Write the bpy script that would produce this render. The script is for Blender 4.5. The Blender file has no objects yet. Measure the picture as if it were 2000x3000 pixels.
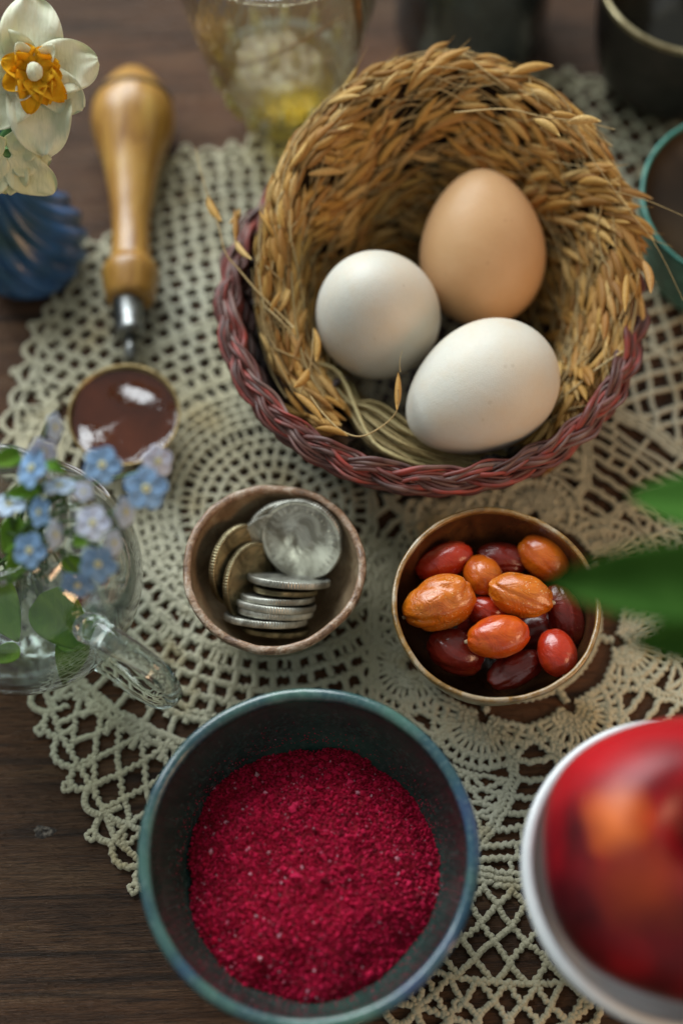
import bpy, math, random
import numpy as np
from mathutils import Vector, Matrix
random.seed(7); rng = np.random.default_rng(7)
R = math.radians; PI = math.pi; TAU = 2*math.pi
sc = bpy.context.scene
col = sc.collection
S = 0.01                                   # the code below is written in centimetres, the scene is in metres

# ---------------------------------------------------------------- camera
TILT, DIST, LENS, FPX = R(25), 52.0, 50.0, 3000*50/36.0
CAM = Vector((0, -DIST*math.sin(TILT), DIST*math.cos(TILT)))
cd = bpy.data.cameras.new('camera'); cam = bpy.data.objects.new('camera', cd); col.objects.link(cam)
cam.location = CAM*S; cam.rotation_euler = (TILT, 0, 0)
cd.sensor_fit = 'VERTICAL'; cd.sensor_height = 36; cd.sensor_width = 24; cd.lens = LENS
cd.clip_start = 0.01; cd.clip_end = 50
cd.dof.use_dof = True; cd.dof.focus_distance = 0.458; cd.dof.aperture_fstop = 3.0
sc.camera = cam
CR = Matrix.Rotation(TILT, 3, 'X')
def ray(px, py): return (CR @ Vector(((px-1000)/FPX, (1500-py)/FPX, -1)))
def at(px, py, z=0.0):                     # a point of the photograph (2000 x 3000) on the level z
    d = ray(px, py); t = (z-CAM.z)/d.z
    return CAM + d*t
UPV = CR @ Vector((0, 1, 0)); RTV = Vector((1, 0, 0)); VW = CR @ Vector((0, 0, 1))   # up, right and toward the lens
# ---------------------------------------------------------------- light
w = bpy.data.worlds.new('World'); sc.world = w; w.use_nodes = True
bg = w.node_tree.nodes['Background']; bg.inputs[0].default_value = (0.60, 0.64, 0.61, 1); bg.inputs[1].default_value = 0.48
def area(name, loc, target, sx, sy, power, color):
    l = bpy.data.lights.new(name, 'AREA'); l.shape = 'RECTANGLE'; l.size = sx*S; l.size_y = sy*S
    l.energy = power; l.color = color
    o = bpy.data.objects.new(name, l); col.objects.link(o); o.location = Vector(loc)*S
    o.rotation_euler = (Vector(target)-Vector(loc)).to_track_quat('-Z', 'Y').to_euler(); return o
area('window_light', (-36, 72, 64), (0, 6, 3), 95, 62, 17.5, (0.90, 0.97, 1.0))
area('candle_light', (46, -26, 26), (6, 2, 3), 22, 18, 1.15, (1.0, 0.60, 0.33))
sc.view_settings.view_transform = 'Standard'; sc.view_settings.look = 'None'
sc.view_settings.exposure = 0.05; sc.view_settings.gamma = 1.0
sc.render.engine = 'CYCLES'
sc.cycles.max_bounces = 10; sc.cycles.transparent_max_bounces = 24; sc.cycles.sample_clamp_indirect = 4.0
sc.cycles.caustics_refractive = True; sc.cycles.use_denoising = True

# ---------------------------------------------------------------- helpers
def props(o, label=None, cat=None, group=None, kind=None):
    if label: o['label'] = label
    if cat: o['category'] = cat
    if group: o['group'] = group
    if kind: o['kind'] = kind
    return o
class MB:
    def __init__(s): s.v = []; s.q = []; s.t = []; s.n = 0
    def add(s, V, Q=None, T=None):
        V = np.asarray(V, dtype=np.float64).reshape(-1, 3)
        s.v.append(V)
        if Q is not None and len(Q): s.q.append(np.asarray(Q, dtype=np.int64)+s.n)
        if T is not None and len(T): s.t.append(np.asarray(T, dtype=np.int64)+s.n)
        s.n += len(V); return s
    def mesh(s, name, mat, smooth=True):
        V = np.concatenate(s.v)*S
        me = bpy.data.meshes.new(name)
        Q = np.concatenate(s.q) if s.q else np.zeros((0, 4), int); T = np.concatenate(s.t) if s.t else np.zeros((0, 3), int)
        nl = len(Q)*4+len(T)*3; nf = len(Q)+len(T)
        me.vertices.add(len(V)); me.vertices.foreach_set('co', V.astype(np.float32).ravel())
        me.loops.add(nl); me.loops.foreach_set('vertex_index', np.concatenate([Q.ravel(), T.ravel()]).astype(np.int32))
        me.polygons.add(nf)
        st = np.concatenate([np.arange(len(Q))*4, len(Q)*4+np.arange(len(T))*3]).astype(np.int32)
        me.polygons.foreach_set('loop_start', st)
        me.polygons.foreach_set('use_smooth', np.full(nf, smooth))
        me.update(calc_edges=True); me.validate()
        if mat: me.materials.append(mat)
        return me
    def build(s, name, mat, parent=None, smooth=True, loc=(0, 0, 0)):
        return link(name, s.mesh(name, mat, smooth), parent, loc)
def link(name, me, parent=None, loc=(0, 0, 0)):
    o = bpy.data.objects.new(name, me); col.objects.link(o); o.location = Vector(loc)*S
    if parent: o.parent = parent
    return o
def empty(name, loc, label=None, cat=None, group=None):
    o = bpy.data.objects.new(name, None); col.objects.link(o); o.location = Vector(loc)*S; o.empty_display_size = .01
    return props(o, label, cat, group)
def grid_faces(n, m, cu=False, cv=False):
    I, J = np.meshgrid(np.arange(n if cu else n-1), np.arange(m if cv else m-1), indexing='ij')
    I = I.ravel(); J = J.ravel(); I2 = (I+1) % n; J2 = (J+1) % m
    return np.stack([I*m+J, I2*m+J, I2*m+J2, I*m+J2], 1)
def tube(mb, P, r, sides=6, closed=False, caps=True, flat=1.0, up=None):
    P = np.asarray(P, float); n = len(P); r = np.broadcast_to(np.asarray(r, float), (n,))
    if closed: T = np.roll(P, -1, 0)-np.roll(P, 1, 0)
    else: T = np.gradient(P, axis=0)
    T /= np.linalg.norm(T, axis=1)[:, None]+1e-12
    U = np.array((0, 0, 1.0)) if up is None else np.asarray(up, float)
    if up is None and abs(T[:, 2]).mean() > .8: U = np.array((0.9, .3, 0.1))
    B = np.cross(T, U); B /= np.linalg.norm(B, axis=1)[:, None]+1e-9
    N = np.cross(B, T)
    a = np.arange(sides)/sides*TAU
    V = P[:, None]+r[:, None, None]*(np.cos(a)[None, :, None]*B[:, None]+flat*np.sin(a)[None, :, None]*N[:, None])
    Q = grid_faces(n, sides, closed, True)
    V = V.reshape(-1, 3); Tt = []
    if caps and not closed:
        V = np.concatenate([V, P[:1], P[-1:]]); k = n*sides
        for j in range(sides):
            Tt.append((k, (j+1) % sides, j)); Tt.append((k+1, (n-1)*sides+j, (n-1)*sides+(j+1) % sides))
    mb.add(V, Q, Tt); return mb
def smooth_path(pts, n=24):
    P = np.asarray(pts, float); k = len(P)
    if k < 3: t = np.linspace(0, 1, n)[:, None]; return P[0]*(1-t)+P[-1]*t
    Pe = np.vstack([2*P[0]-P[1], P, 2*P[-1]-P[-2]]); out = []
    for s in np.linspace(0, k-1-1e-6, n):
        i = int(s); f = s-i; a, b, c, d = Pe[i:i+4]
        out.append(.5*((2*b)+(c-a)*f+(2*a-5*b+4*c-d)*f*f+(3*b-a-3*c+d)*f**3))
    return np.array(out)
def lathe(mb, prof, segs=64, c=(0, 0, 0), wob=None, dense=0, cap0=True, cap1=True, M3=None):
    P = np.asarray(prof, float)
    if dense: P = smooth_path(np.c_[P, np.zeros(len(P))], dense)[:, :2]
    a = np.arange(segs)/segs*TAU
    r = np.maximum(P[:, 0], 0)[:, None]*np.ones(segs); z = P[:, 1][:, None]*np.ones(segs)
    if wob is not None: r, z = wob(r, z, a[None, :]*np.ones((len(P), 1)))
    V = np.stack([r*np.cos(a), r*np.sin(a), z], 2).reshape(-1, 3)
    n = len(P); Q = grid_faces(n, segs, False, True)[:, ::-1]; T = []
    extra = []
    k = n*segs
    if cap0: extra.append((0, 0, P[0, 1])); T += [(k, (j+1) % segs, j) for j in range(segs)]; k += 1
    if cap1: extra.append((0, 0, P[-1, 1])); T += [(k, (n-1)*segs+j, (n-1)*segs+(j+1) % segs) for j in range(segs)]
    if extra: V = np.vstack([V, extra])
    if M3 is not None: V = V @ np.asarray(M3).T
    mb.add(V+np.asarray(c), Q, T); return mb
def sph(mb, c, rad, nu=16, nv=10, M3=None, f=None):
    u = np.arange(nu)/nu*TAU; v = np.linspace(0, PI, nv+1)[1:-1]
    V = np.stack([np.outer(np.sin(v), np.cos(u)), np.outer(np.sin(v), np.sin(u)), np.outer(np.cos(v), np.ones(nu))], 2).reshape(-1, 3)
    V = np.vstack([V, (0, 0, 1), (0, 0, -1)])
    if f is not None: V = f(V)
    V = V*np.asarray(rad, float)
    if M3 is not None: V = V @ np.asarray(M3).T
    m = nv-1; Q = grid_faces(m, nu, False, True); k = m*nu
    T = [(k, j, (j+1) % nu) for j in range(nu)]+[(k+1, (m-1)*nu+(j+1) % nu, (m-1)*nu+j) for j in range(nu)]
    mb.add(V+np.asarray(c), Q, T); return mb
_ph = rng.uniform(0, TAU, (24, 1)); _dr = rng.normal(size=(24, 3)); _dr /= np.linalg.norm(_dr, axis=1)[:, None]
def wn(V, f=1.0, o=0):                     # cheap smooth noise, about -1 to 1
    V = np.asarray(V, float); s = 0
    for i in range(8):
        k = (i+o) % 24; s = s+np.sin(V @ _dr[k]*f*(1+.23*i)+_ph[k]+o)/(1+.2*i)
    return s/3.2
def frame(zaxis, xhint=(1, 0, 0)):
    z = Vector(zaxis).normalized(); x = Vector(xhint); x = (x-z*x.dot(z)).normalized(); y = z.cross(x)
    return np.array((x, y, z)).T

# ---------------------------------------------------------------- materials
class NT:
    def __init__(s, name):
        s.m = bpy.data.materials.new(name); s.m.use_nodes = True; s.t = s.m.node_tree; s.t.nodes.clear()
        s.out = s.n('ShaderNodeOutputMaterial'); s.tc = s.n('ShaderNodeTexCoord')
        mp = s.n('ShaderNodeMapping'); s.l(s.tc.outputs['Object'], mp.inputs[0]); mp.inputs['Scale'].default_value = (100, 100, 100)
        s.co = mp.outputs[0]
    def n(s, k, **kw):
        nd = s.t.nodes.new(k)
        for a, b in kw.items(): setattr(nd, a, b)
        return nd
    def l(s, a, b): s.t.links.new(a, b)
    def noise(s, scale, detail=4, stretch=None, rough=.5, dist=0):
        nd = s.n('ShaderNodeTexNoise'); nd.inputs['Scale'].default_value = scale; nd.inputs['Detail'].default_value = detail
        nd.inputs['Roughness'].default_value = rough; nd.inputs['Distortion'].default_value = dist
        c = s.co
        if stretch:
            mp = s.n('ShaderNodeMapping'); s.l(c, mp.inputs[0]); mp.inputs['Scale'].default_value = stretch; c = mp.outputs[0]
        s.l(c, nd.inputs['Vector']); return nd.outputs[0]
    def ramp(s, fac, stops):
        r = s.n('ShaderNodeValToRGB'); e = r.color_ramp.elements
        while len(e) < len(stops): e.new(.5)
        for i, (p, c) in enumerate(stops): e[i].position = p; e[i].color = (*c, 1) if len(c) == 3 else c
        s.l(fac, r.inputs[0]); return r.outputs[0]
    def mix(s, fac, a, b, mode='MIX'):
        m = s.n('ShaderNodeMix', data_type='RGBA', blend_type=mode)
        for i, x in ((0, fac), (6, a), (7, b)):
            if isinstance(x, (int, float)): m.inputs[i].default_value = x
            elif isinstance(x, tuple): m.inputs[i].default_value = (*x, 1)
            else: s.l(x, m.inputs[i])
        return m.outputs[2]
    def math(s, op, a, b=0.0, c=0.0):
        m = s.n('ShaderNodeMath', operation=op)
        for i, x in enumerate((a, b, c)):
            if isinstance(x, (int, float)): m.inputs[i].default_value = x
            else: s.l(x, m.inputs[i])
        return m.outputs[0]
    def bsdf(s, color, rough=.5, bumps=(), **kw):
        b = s.n('ShaderNodeBsdfPrincipled')
        if isinstance(color, tuple): b.inputs['Base Color'].default_value = (*color, 1)
        else: s.l(color, b.inputs['Base Color'])
        if isinstance(rough, (int, float)): b.inputs['Roughness'].default_value = rough
        else: s.l(rough, b.inputs['Roughness'])
        for k, v in kw.items():
            i = b.inputs[k.replace('_', ' ')]
            if isinstance(v, (int, float)) or isinstance(v, tuple): i.default_value = v
            else: s.l(v, i)
        prev = None
        for h, d in bumps:                 # d: depth in cm
            bp = s.n('ShaderNodeBump'); bp.inputs['Strength'].default_value = 1; bp.inputs['Distance'].default_value = d*S
            s.l(h, bp.inputs['Height'])
            if prev: s.l(prev, bp.inputs['Normal'])
            prev = bp.outputs[0]
        if prev: s.l(prev, b.inputs['Normal'])
        s.l(b.outputs[0], s.out.inputs[0]); s.b = b; return s.m
    def island(s): return s.n('ShaderNodeNewGeometry').outputs['Random Per Island']
    def objrand(s): return s.n('ShaderNodeObjectInfo').outputs['Random']
    def sep(s):
        x = s.n('ShaderNodeSeparateXYZ'); s.l(s.co, x.inputs[0]); return x.outputs

def m_wood_table():
    t = NT('dark_oiled_wood')
    a = t.noise(1.0, 6, (.12, 1.6, .3), .6, .6); b = t.noise(1.0, 3, (.035, .09, .1), .5); f = t.noise(1.0, 8, (.7, 26, 3), .7, .3)
    c = t.ramp(a, [(.25, (.022, .011, .006)), (.5, (.088, .040, .017)), (.75, (.165, .092, .046))])
    c = t.mix(t.ramp(b, [(.42, (0, 0, 0)), (.66, (1, 1, 1))]), c, (.15, .058, .020))
    c = t.mix(t.ramp(f, [(.34, (1, 1, 1)), (.50, (0, 0, 0))]), c, (.012, .007, .005))
    g2 = t.noise(1.0, 5, (.25, 52, 3), .6, .2); c = t.mix(t.ramp(g2, [(.55, (0, 0, 0)), (.75, (.45, .45, .45))]), c, (.17, .11, .07)); c = t.mix(t.ramp(t.noise(1, 3, (.06, 2.2, 1), .6, 1.0), [(.36, (.75, .75, .75)), (.44, (0, 0, 0))]), c, (.014, .008, .005))
    sp = t.noise(2.3, 2); c = t.mix(t.ramp(sp, [(.765, (0, 0, 0)), (.80, (.7, .7, .7))]), c, (.22, .19, .16))
    rr = t.ramp(t.noise(.5, 4, (.5, 3, 1)), [(.3, (.36, .36, .36)), (.7, (.56, .56, .56))])
    return t.bsdf(c, rr, [(a, .08), (f, .10), (g2, .03)], Specular_IOR_Level=.30)
def m_lace():
    t = NT('ecru_cotton')
    n = t.noise(.16, 3); st = t.noise(.45, 4)
    c = t.ramp(n, [(.35, (.58, .57, .45)), (.6, (.54, .49, .33))])
    c = t.mix(t.ramp(st, [(.56, (0, 0, 0)), (.72, (.8, .8, .8))]), c, (.42, .32, .15))
    f = t.noise(14, 3)
    c = t.mix(t.math('MULTIPLY', f, .35), c, (.33, .30, .20))
    return t.bsdf(c, .9, [(t.noise(9, 4), .05), (t.noise(26, 2), .02)], Sheen_Weight=.3, Specular_IOR_Level=.2)
def m_plain(name, c1, c2, scale=3, rough=.5, bump=.01, bscale=None, det=4, stretch=None, lo=.35, hi=.65, **kw):
    t = NT(name); a = t.noise(scale, det, stretch)
    return t.bsdf(t.ramp(a, [(lo, c1), (hi, c2)]), rough, [(t.noise(bscale or scale*3, 3, stretch), bump)] if bump else (), **kw)
def m_island(name, stops, rough=.6, bump=.01, bscale=12, src='island', extra=None, stretch=None, **kw):
    t = NT(name); r = t.island() if src == 'island' else t.objrand()
    if 'cane' in name: r = t.math('FRACT', t.math('ADD', r, t.math('MULTIPLY', t.noise(.5, 2), 1.3)))
    c = t.ramp(r, stops); n = t.noise(bscale, 4, stretch)
    c = t.mix(t.ramp(n, [(.35, (0, 0, 0)), (.75, (.55, .55, .55))]), c, extra or tuple(x*.35 for x in stops[0][1]))
    return t.bsdf(c, rough, [(n, bump)], **kw)
def m_glass(name, tint=(1, 1, 1), rough=.0, ior=1.45, trans=1.0):
    t = NT(name); n = t.noise(.9, 2)
    return t.bsdf(tint, rough, [(n, .03)], Transmission_Weight=trans, IOR=ior)
def m_thin(name, tint=(.93, .96, .94), edge=(.55, .62, .6), ior=1.5, bump=.05, bs=.8, gl=.0, pw=3.2):
    # blown glass seen as a thin sheet: what is behind shows through, the sheet only reflects and darkens towards its edge
    t = NT(name); lw = t.n('ShaderNodeLayerWeight'); lw.inputs[0].default_value = .35
    lw2 = t.n('ShaderNodeLayerWeight'); lw2.inputs[0].default_value = .5
    frs = t.math('MULTIPLY_ADD', t.math('POWER', lw2.outputs['Facing'], pw), .95, ((ior-1)/(ior+1))**2+.02)
    tr = t.n('ShaderNodeBsdfTransparent'); t.l(t.mix(t.math('POWER', lw.outputs['Facing'], 2.0), tint, edge), tr.inputs[0])
    g = t.n('ShaderNodeBsdfGlossy'); g.inputs['Roughness'].default_value = .03+gl
    bp = t.n('ShaderNodeBump'); bp.inputs['Distance'].default_value = bump*S; t.l(t.noise(bs, 3, (1, 1, .35), .5, .5), bp.inputs['Height'])
    t.l(bp.outputs[0], g.inputs['Normal'])
    mx = t.n('ShaderNodeMixShader'); t.l(frs, mx.inputs[0]); t.l(tr.outputs[0], mx.inputs[1]); t.l(g.outputs[0], mx.inputs[2])
    t.l(mx.outputs[0], t.out.inputs[0]); return t.m

M = {}
M['wood'] = m_wood_table(); M['lace'] = m_lace()
M['gap'] = m_plain('table_gap', (.008, .005, .004), (.012, .008, .006), rough=.9)

# ---------------------------------------------------------------- table
table = empty('wooden_table', (0, 0, 0), 'dark brown wooden plank table under the crochet doily', 'table')
j0 = at(25, 1318).y
ANG = R(2.5)
def plank(y0, y1, name='plank'):
    mb = MB(); g = .07; x0, x1 = -75, 75; nx = 90; ys = np.linspace(y0+g, y1-g, 8); xs = np.linspace(x0, x1, nx)
    X, Y = np.meshgrid(xs, ys, indexing='ij'); e = np.minimum(np.abs(Y-y0-g), np.abs(Y-y1+g))
    rag = .035*np.sin(X*.9+y0)+.02*np.sin(X*2.7)
    Y = Y+np.where(e < .01, rag, 0); Z = np.where(e < .01, -.09, 0.0)
    V = np.stack([X, Y, Z], 2).reshape(-1, 3); Q = grid_faces(nx, 8)
    lo = V.copy(); lo[:, 2] = -2.2; k = len(V)
    b = []
    for i in range(nx-1):
        a0, a1 = i*8, (i+1)*8; b.append((a0, a0+k, a1+k, a1)); b.append((a0+7, a1+7, a1+7+k, a0+7+k))
    mb.add(np.vstack([V, lo]), np.vstack([Q, b]))
    o = mb.build(name, M['wood'], table, smooth=False); o.rotation_euler.z = ANG
    return o
yy = j0-17.5*3
# plank seams: the one seen left of the doily, the others lie outside the picture or under things
for k in range(6): plank(j0-27*2+k*27+.9, j0-27*2+(k+1)*27+.9)
mb = MB(); mb.add([(-75, -70, -2.3), (75, -70, -2.3), (75, 90, -2.3), (-75, 90, -2.3)], [(0, 1, 2, 3)]); mb.build('underside_board', M['gap'], table)
# knot hole, a shallow ring pressed into the wood
p = at(130, 2437); mb = MB()
lathe(mb, [(.10, .004), (.16, .03), (.26, .035), (.36, .012), (.42, .001)], 28, (0, 0, 0), wob=lambda r, z, a: (r*(1+.15*np.sin(3*a+1)+.06*np.sin(7*a)), z), cap0=False, cap1=False, M3=np.diag([.85, .5, 1]))
lathe(mb, [(.0, .006), (.06, .006)], 16, (0, 0, 0), cap0=False, cap1=False)
mb.build('knot', m_plain('knot_wood', (.02, .014, .011), (.17, .14, .11), 7, .8, .02, lo=.45, hi=.7), table, loc=(p.x, p.y, 0))

# ---------------------------------------------------------------- crochet doily
CA = np.array(at(800, 1490))[:2]; CB = np.array(at(1490, 1800))[:2]
out_px = [(720, 452), (600, 462), (500, 480), (440, 515), (400, 620), (330, 720), (240, 765), (195, 850), (150, 945), (112, 1030), (85, 1120), (48, 1215), (40, 1300), (60, 1400), (62, 1560), (40, 1700), (50, 1900),
          (108, 2020), (150, 2090), (185, 2160), (232, 2260), (275, 2340), (315, 2420), (350, 2490), (405, 2545), (600, 2700), (850, 2860), (1180, 2950), (1300, 2990), (1500, 3030), (1690, 3010), (1780, 2925), (1930, 2780),
          (2150, 2500), (2300, 2100), (2400, 1600), (2350, 1000), (2200, 600), (2080, 300), (1900, 262), (1760, 255), (1600, 235), (1300, 190), (1000, 330)]
OUT = np.array([tuple(at(x, y))[:2] for x, y in out_px])
def inside(P):
    P = np.atleast_2d(P); x, y = P[:, 0], P[:, 1]; c = np.zeros(len(P), bool); n = len(OUT)
    for i in range(n):
        x1, y1 = OUT[i]; x2, y2 = OUT[(i+1) % n]
        m = ((y1 > y) != (y2 > y)) & (x < (x2-x1)*(y-y1)/(y2-y1+1e-12)+x1); c ^= m
    return c
SEAM = at(1082, 1750).x
threads = []                               # (points, radius, chain?)
def pol(C, r, a): return np.array((C[0]+r*math.cos(a), C[1]+r*math.sin(a)))
def jit(v, s): return v+rng.normal(0, s, 2)
def add_thread(P, r, chain=True, side=None):
    P = np.asarray(P); mid = P[len(P)//2]
    if side == 'A' and mid[0] > SEAM: return
    if side == 'B' and mid[0] < SEAM: return
    ins = inside(P)
    if not ins.all():
        if ins.sum() < 2: return
        k = np.where(ins)[0]; P = P[k[0]:k[-1]+1]
    threads.append((P, r, chain))
def arc(C, r, a0, a1, n=6, wob=0.0, ph=0):
    t = np.linspace(0, 1, n); return np.array([pol(C, r+wob*math.sin(PI*s*2+ph), a0+(a1-a0)*s) for s in t])
def lin(p, q, n=5, bow=0.0):
    t = np.linspace(0, 1, n)[:, None]; d = q-p; nn = np.array((-d[1], d[0]))
    return p*(1-t)+q*t+nn*np.sin(PI*t)*bow
def brick(C, r0, r1, dr, pitch, rr, rb, side, keep=lambda r, a: True, jt=.03, stag=.5):
    k = 0; r = r0
    while r < r1-1e-6:
        n = max(8, int(TAU*(r+dr/2)/pitch)); off = stag*(k % 2)
        ring = [pol(C, r*(1+.004*math.sin(5*j+k)), TAU*(j+off)/n) for j in range(n)]
        node = [jit(p, jt) for p in ring]
        for j in range(n):
            a = TAU*(j+off)/n
            if not keep(r, a): continue
            am = a+PI/n
            add_thread(np.array([node[j], jit(pol(C, r+.04, am), jt), node[(j+1) % n]]), rr, True, side)
            add_thread(lin(node[j], jit(pol(C, r+dr, a), jt*.8), 4, rng.normal(0, .04)), rb, False, side)
        r += dr; k += 1
def diamond(C, r0, r1, dr, pitch, rt, side, keep=lambda r, a: True, jt=.045, block=3.0):
    r = r0
    while r < r1-1e-6:
        re = min(r+block, r1); K = max(2, round((re-r)/dr)); n = int(TAU*(r+re)/2/pitch)
        nodes = {}
        def nd(k, j):
            j %= n
            if (k, j) not in nodes: nodes[(k, j)] = jit(pol(C, r+k*dr, TAU*(j+.5*(k % 2))/n), jt)
            return nodes[(k, j)]
        for k in range(K):
            for j in range(n):
                a = TAU*(j+.5*(k % 2))/n
                if not keep(r+k*dr, a): continue
                p = nd(k, j)
                n0 = len(threads)
                for jj in ((j, j-1) if k % 2 == 0 else (j, j+1)):
                    add_thread(lin(p, nd(k+1, jj), 5, rng.normal(0, .05)), rt, True, side)
                if len(threads) == n0+2: threads_knots.append((p, rt*1.28))
        rj = r+K*dr
        for j in range(n):                 # joining chain between blocks
            if keep(rj, TAU*j/n): add_thread(arc(C, rj, TAU*(j)/n, TAU*(j+1)/n, 4), rt, True, side)
        r = rj
threads_knots = []
def upA(a): a = a % TAU; return R(38) < a < R(150)
# lobe A, the fine round net on the left
brick(CA, .5, 2.9, .5, .45, .10, .10, 'A')
brick(CA, 2.9, 3.5, .62, .36, .11, .075, 'A')
brick(CA, 3.5, 5.0, .36, .42, .13, .11, 'A')
brick(CA, 5.0, 5.8, .62, .50, .12, .09, 'A')
brick(CA, 5.75, 8.3, .58, .66, .125, .13, 'A')
brick(CA, 8.3, 17, .60, .68, .125, .14, 'A', keep=lambda r, a: upA(a))
brick(CA, 8.35, 9.3, .9, 1.0, .13, .12, 'A', keep=lambda r, a: not upA(a))
brick(CA, 9.25, 9.6, .3, .5, .13, .12, 'A', keep=lambda r, a: not upA(a))
diamond(CA, 9.6, 17, .72, 1.02, .100, 'A', keep=lambda r, a: not upA(a))
# lobe B, fans and pineapples around the bowl of dates
brick(CB, .5, 3.0, .5, .5, .1, .1, 'B')
for q in (3.0, 3.18): add_thread_pts = [add_thread(arc(CB, q, TAU*j/40, TAU*(j+1)/40, 3), .09, True, 'B') for j in range(40)]
NM = 8; A0 = R(-106)
def hw(rho): return np.interp(rho, [0, .5, 1.1, 1.8, 2.6, 3.6, 4.6, 5.4], [.12, .55, .98, 1.28, 1.30, 1.05, .6, .12])
for k in range(NM):
    ac = A0+TAU*k/NM
    ra = np.array((math.cos(ac), math.sin(ac))); ta = np.array((-ra[1], ra[0])); apex = CB+ra*3.75
    def L(u, v): return apex+ra*u+ta*v
    add_thread(lin(CB+ra*3.1, apex, 3), .13, True, 'B')
    # fan
    fc = .30
    for rho, rt in ((.24, .11), (.42, .13), (.60, .13), (.78, .13), (1.30, .12), (1.68, .11)):
        n = 14; aa = np.linspace(R(-98), R(98), n)
        P = np.array([L(fc+rho*math.cos(b), rho*math.sin(b)) for b in aa])
        for i in range(n-1): add_thread(np.array([P[i], (P[i]+P[i+1])/2+rng.normal(0, .015, 2), P[i+1]]), rt, True, 'B')
    for rr0, rr1, n, rt in ((.2, .8, 13, .09), (.8, 1.30, 17, .085), (1.30, 1.68, 17, .08)):
        for b in np.linspace(R(-97), R(97), n):
            add_thread(lin(L(fc+rr0*math.cos(b), rr0*math.sin(b)), L(fc+rr1*math.cos(b+rng.normal(0, .02)), rr1*math.sin(b)), 4, rng.normal(0, .04)), rt, False, 'B')
    # pineapple mesh above the fan
    u = 2.0; row = 0; prev = None
    while u < 5.6:
        w_ = float(hw(u)); m = max(1, int(round(2*w_/.6)))
        vs = [(-w_+2*w_*i/m) for i in range(m+1)]
        bulge = lambda v, uu: .16*(1-(v/1.6)**2)
        cur = [jit(L(u+bulge(v, u), v), .02) for v in vs]
        if prev is not None:
            for i in range(len(cur)):
                for s in (0, 1):
                    f = (i+s-.5)/max(1, len(cur)-1)*(len(prev)-1); jn = int(round(min(max(f, 0), len(prev)-1)))
                    add_thread(lin(cur[i], prev[jn], 4, rng.normal(0, .05)), .088, True, 'B')
        for i in range(len(cur)-1): add_thread(lin(cur[i], cur[i+1], 4, -.1), .088, True, 'B')
        prev = cur; u += .46; row += 1
    # doubled treble columns along both sides and the chains that cross the gap to the next motif
    ac2 = A0+TAU*(k+1)/NM; rb = np.array((math.cos(ac2), math.sin(ac2))); tb = np.array((-rb[1], rb[0])); ap2 = CB+rb*3.75
    for sgn, AP, RA, TA in ((1, apex, ra, ta), (-1, ap2, rb, tb)):
        for off in (0.10, .32):
            us = np.arange(.9, 5.6, .36)
            P = [AP+RA*uu+TA*sgn*(hw(uu)+off+.05*math.sin(7*uu)) for uu in us]
            for i in range(len(P)-1): add_thread(lin(P[i], P[i+1], 3), .085, True, 'B')
        for uu in np.arange(.95, 5.5, .17):
            add_thread(lin(AP+RA*uu+TA*sgn*(hw(uu)+.08), AP+RA*(uu+.12)+TA*sgn*(hw(uu)+.36), 3), .06, False, 'B')
    for i, uu in enumerate(list(np.arange(.10, 5.3, .62))):
        o_ = .05 if uu < .8 else .34
        p = apex+ra*uu+ta*(hw(uu)+o_); q = ap2+rb*uu-tb*(hw(uu)+o_); m = (p+q)/2
        ou = (m-CB)/np.linalg.norm(m-CB)
        bow = rng.uniform(.25, .5) if uu < 1.0 else rng.uniform(.0, .14)
        t = np.linspace(0, 1, 9)[:, None]
        P = p*(1-t)+q*t+ou*np.sin(PI*t)*bow+ou*.04*np.sin(t*17+i)
        add_thread(P, .105, True, 'B')
        if uu > 3.0:
            add_thread(lin(m+ou*bow, m+ou*(bow+.5), 3), .08, True, 'B')
            for f in (.25, .75): add_thread(lin(p*(1-f)+q*f+ou*bow*.7, p*(1-f)+q*f+ou*(bow*.7+.5), 3), .08, True, 'B')
for rg in (9.05, 9.25, 9.45):
    for j in range(90): add_thread(arc(CB, rg+.05*math.sin(j*2.1), TAU*j/90, TAU*(j+1)/90, 3), .1, True, 'B')
for j in range(120): add_thread(arc(CB, 9.05, TAU*j/120, TAU*j/120+.001, 2)*1.0, .1, False, 'B') if False else add_thread(np.array([pol(CB, 9.0, TAU*j/120), pol(CB, 9.5, TAU*j/120+.02)]), .07, False, 'B')
diamond(CB, 9.5, 27, .60, .98, .098, 'B')
# cord where the two lobes are joined
sy = np.arange(at(1082, 2100).y, at(1082, 420).y, .22)
threads.append((np.stack([SEAM+.05*np.sin(sy*9), sy], 1), .11, True)); threads.append((np.stack([SEAM+.2+.06*np.sin(sy*7), sy], 1), .1, True))
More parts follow.
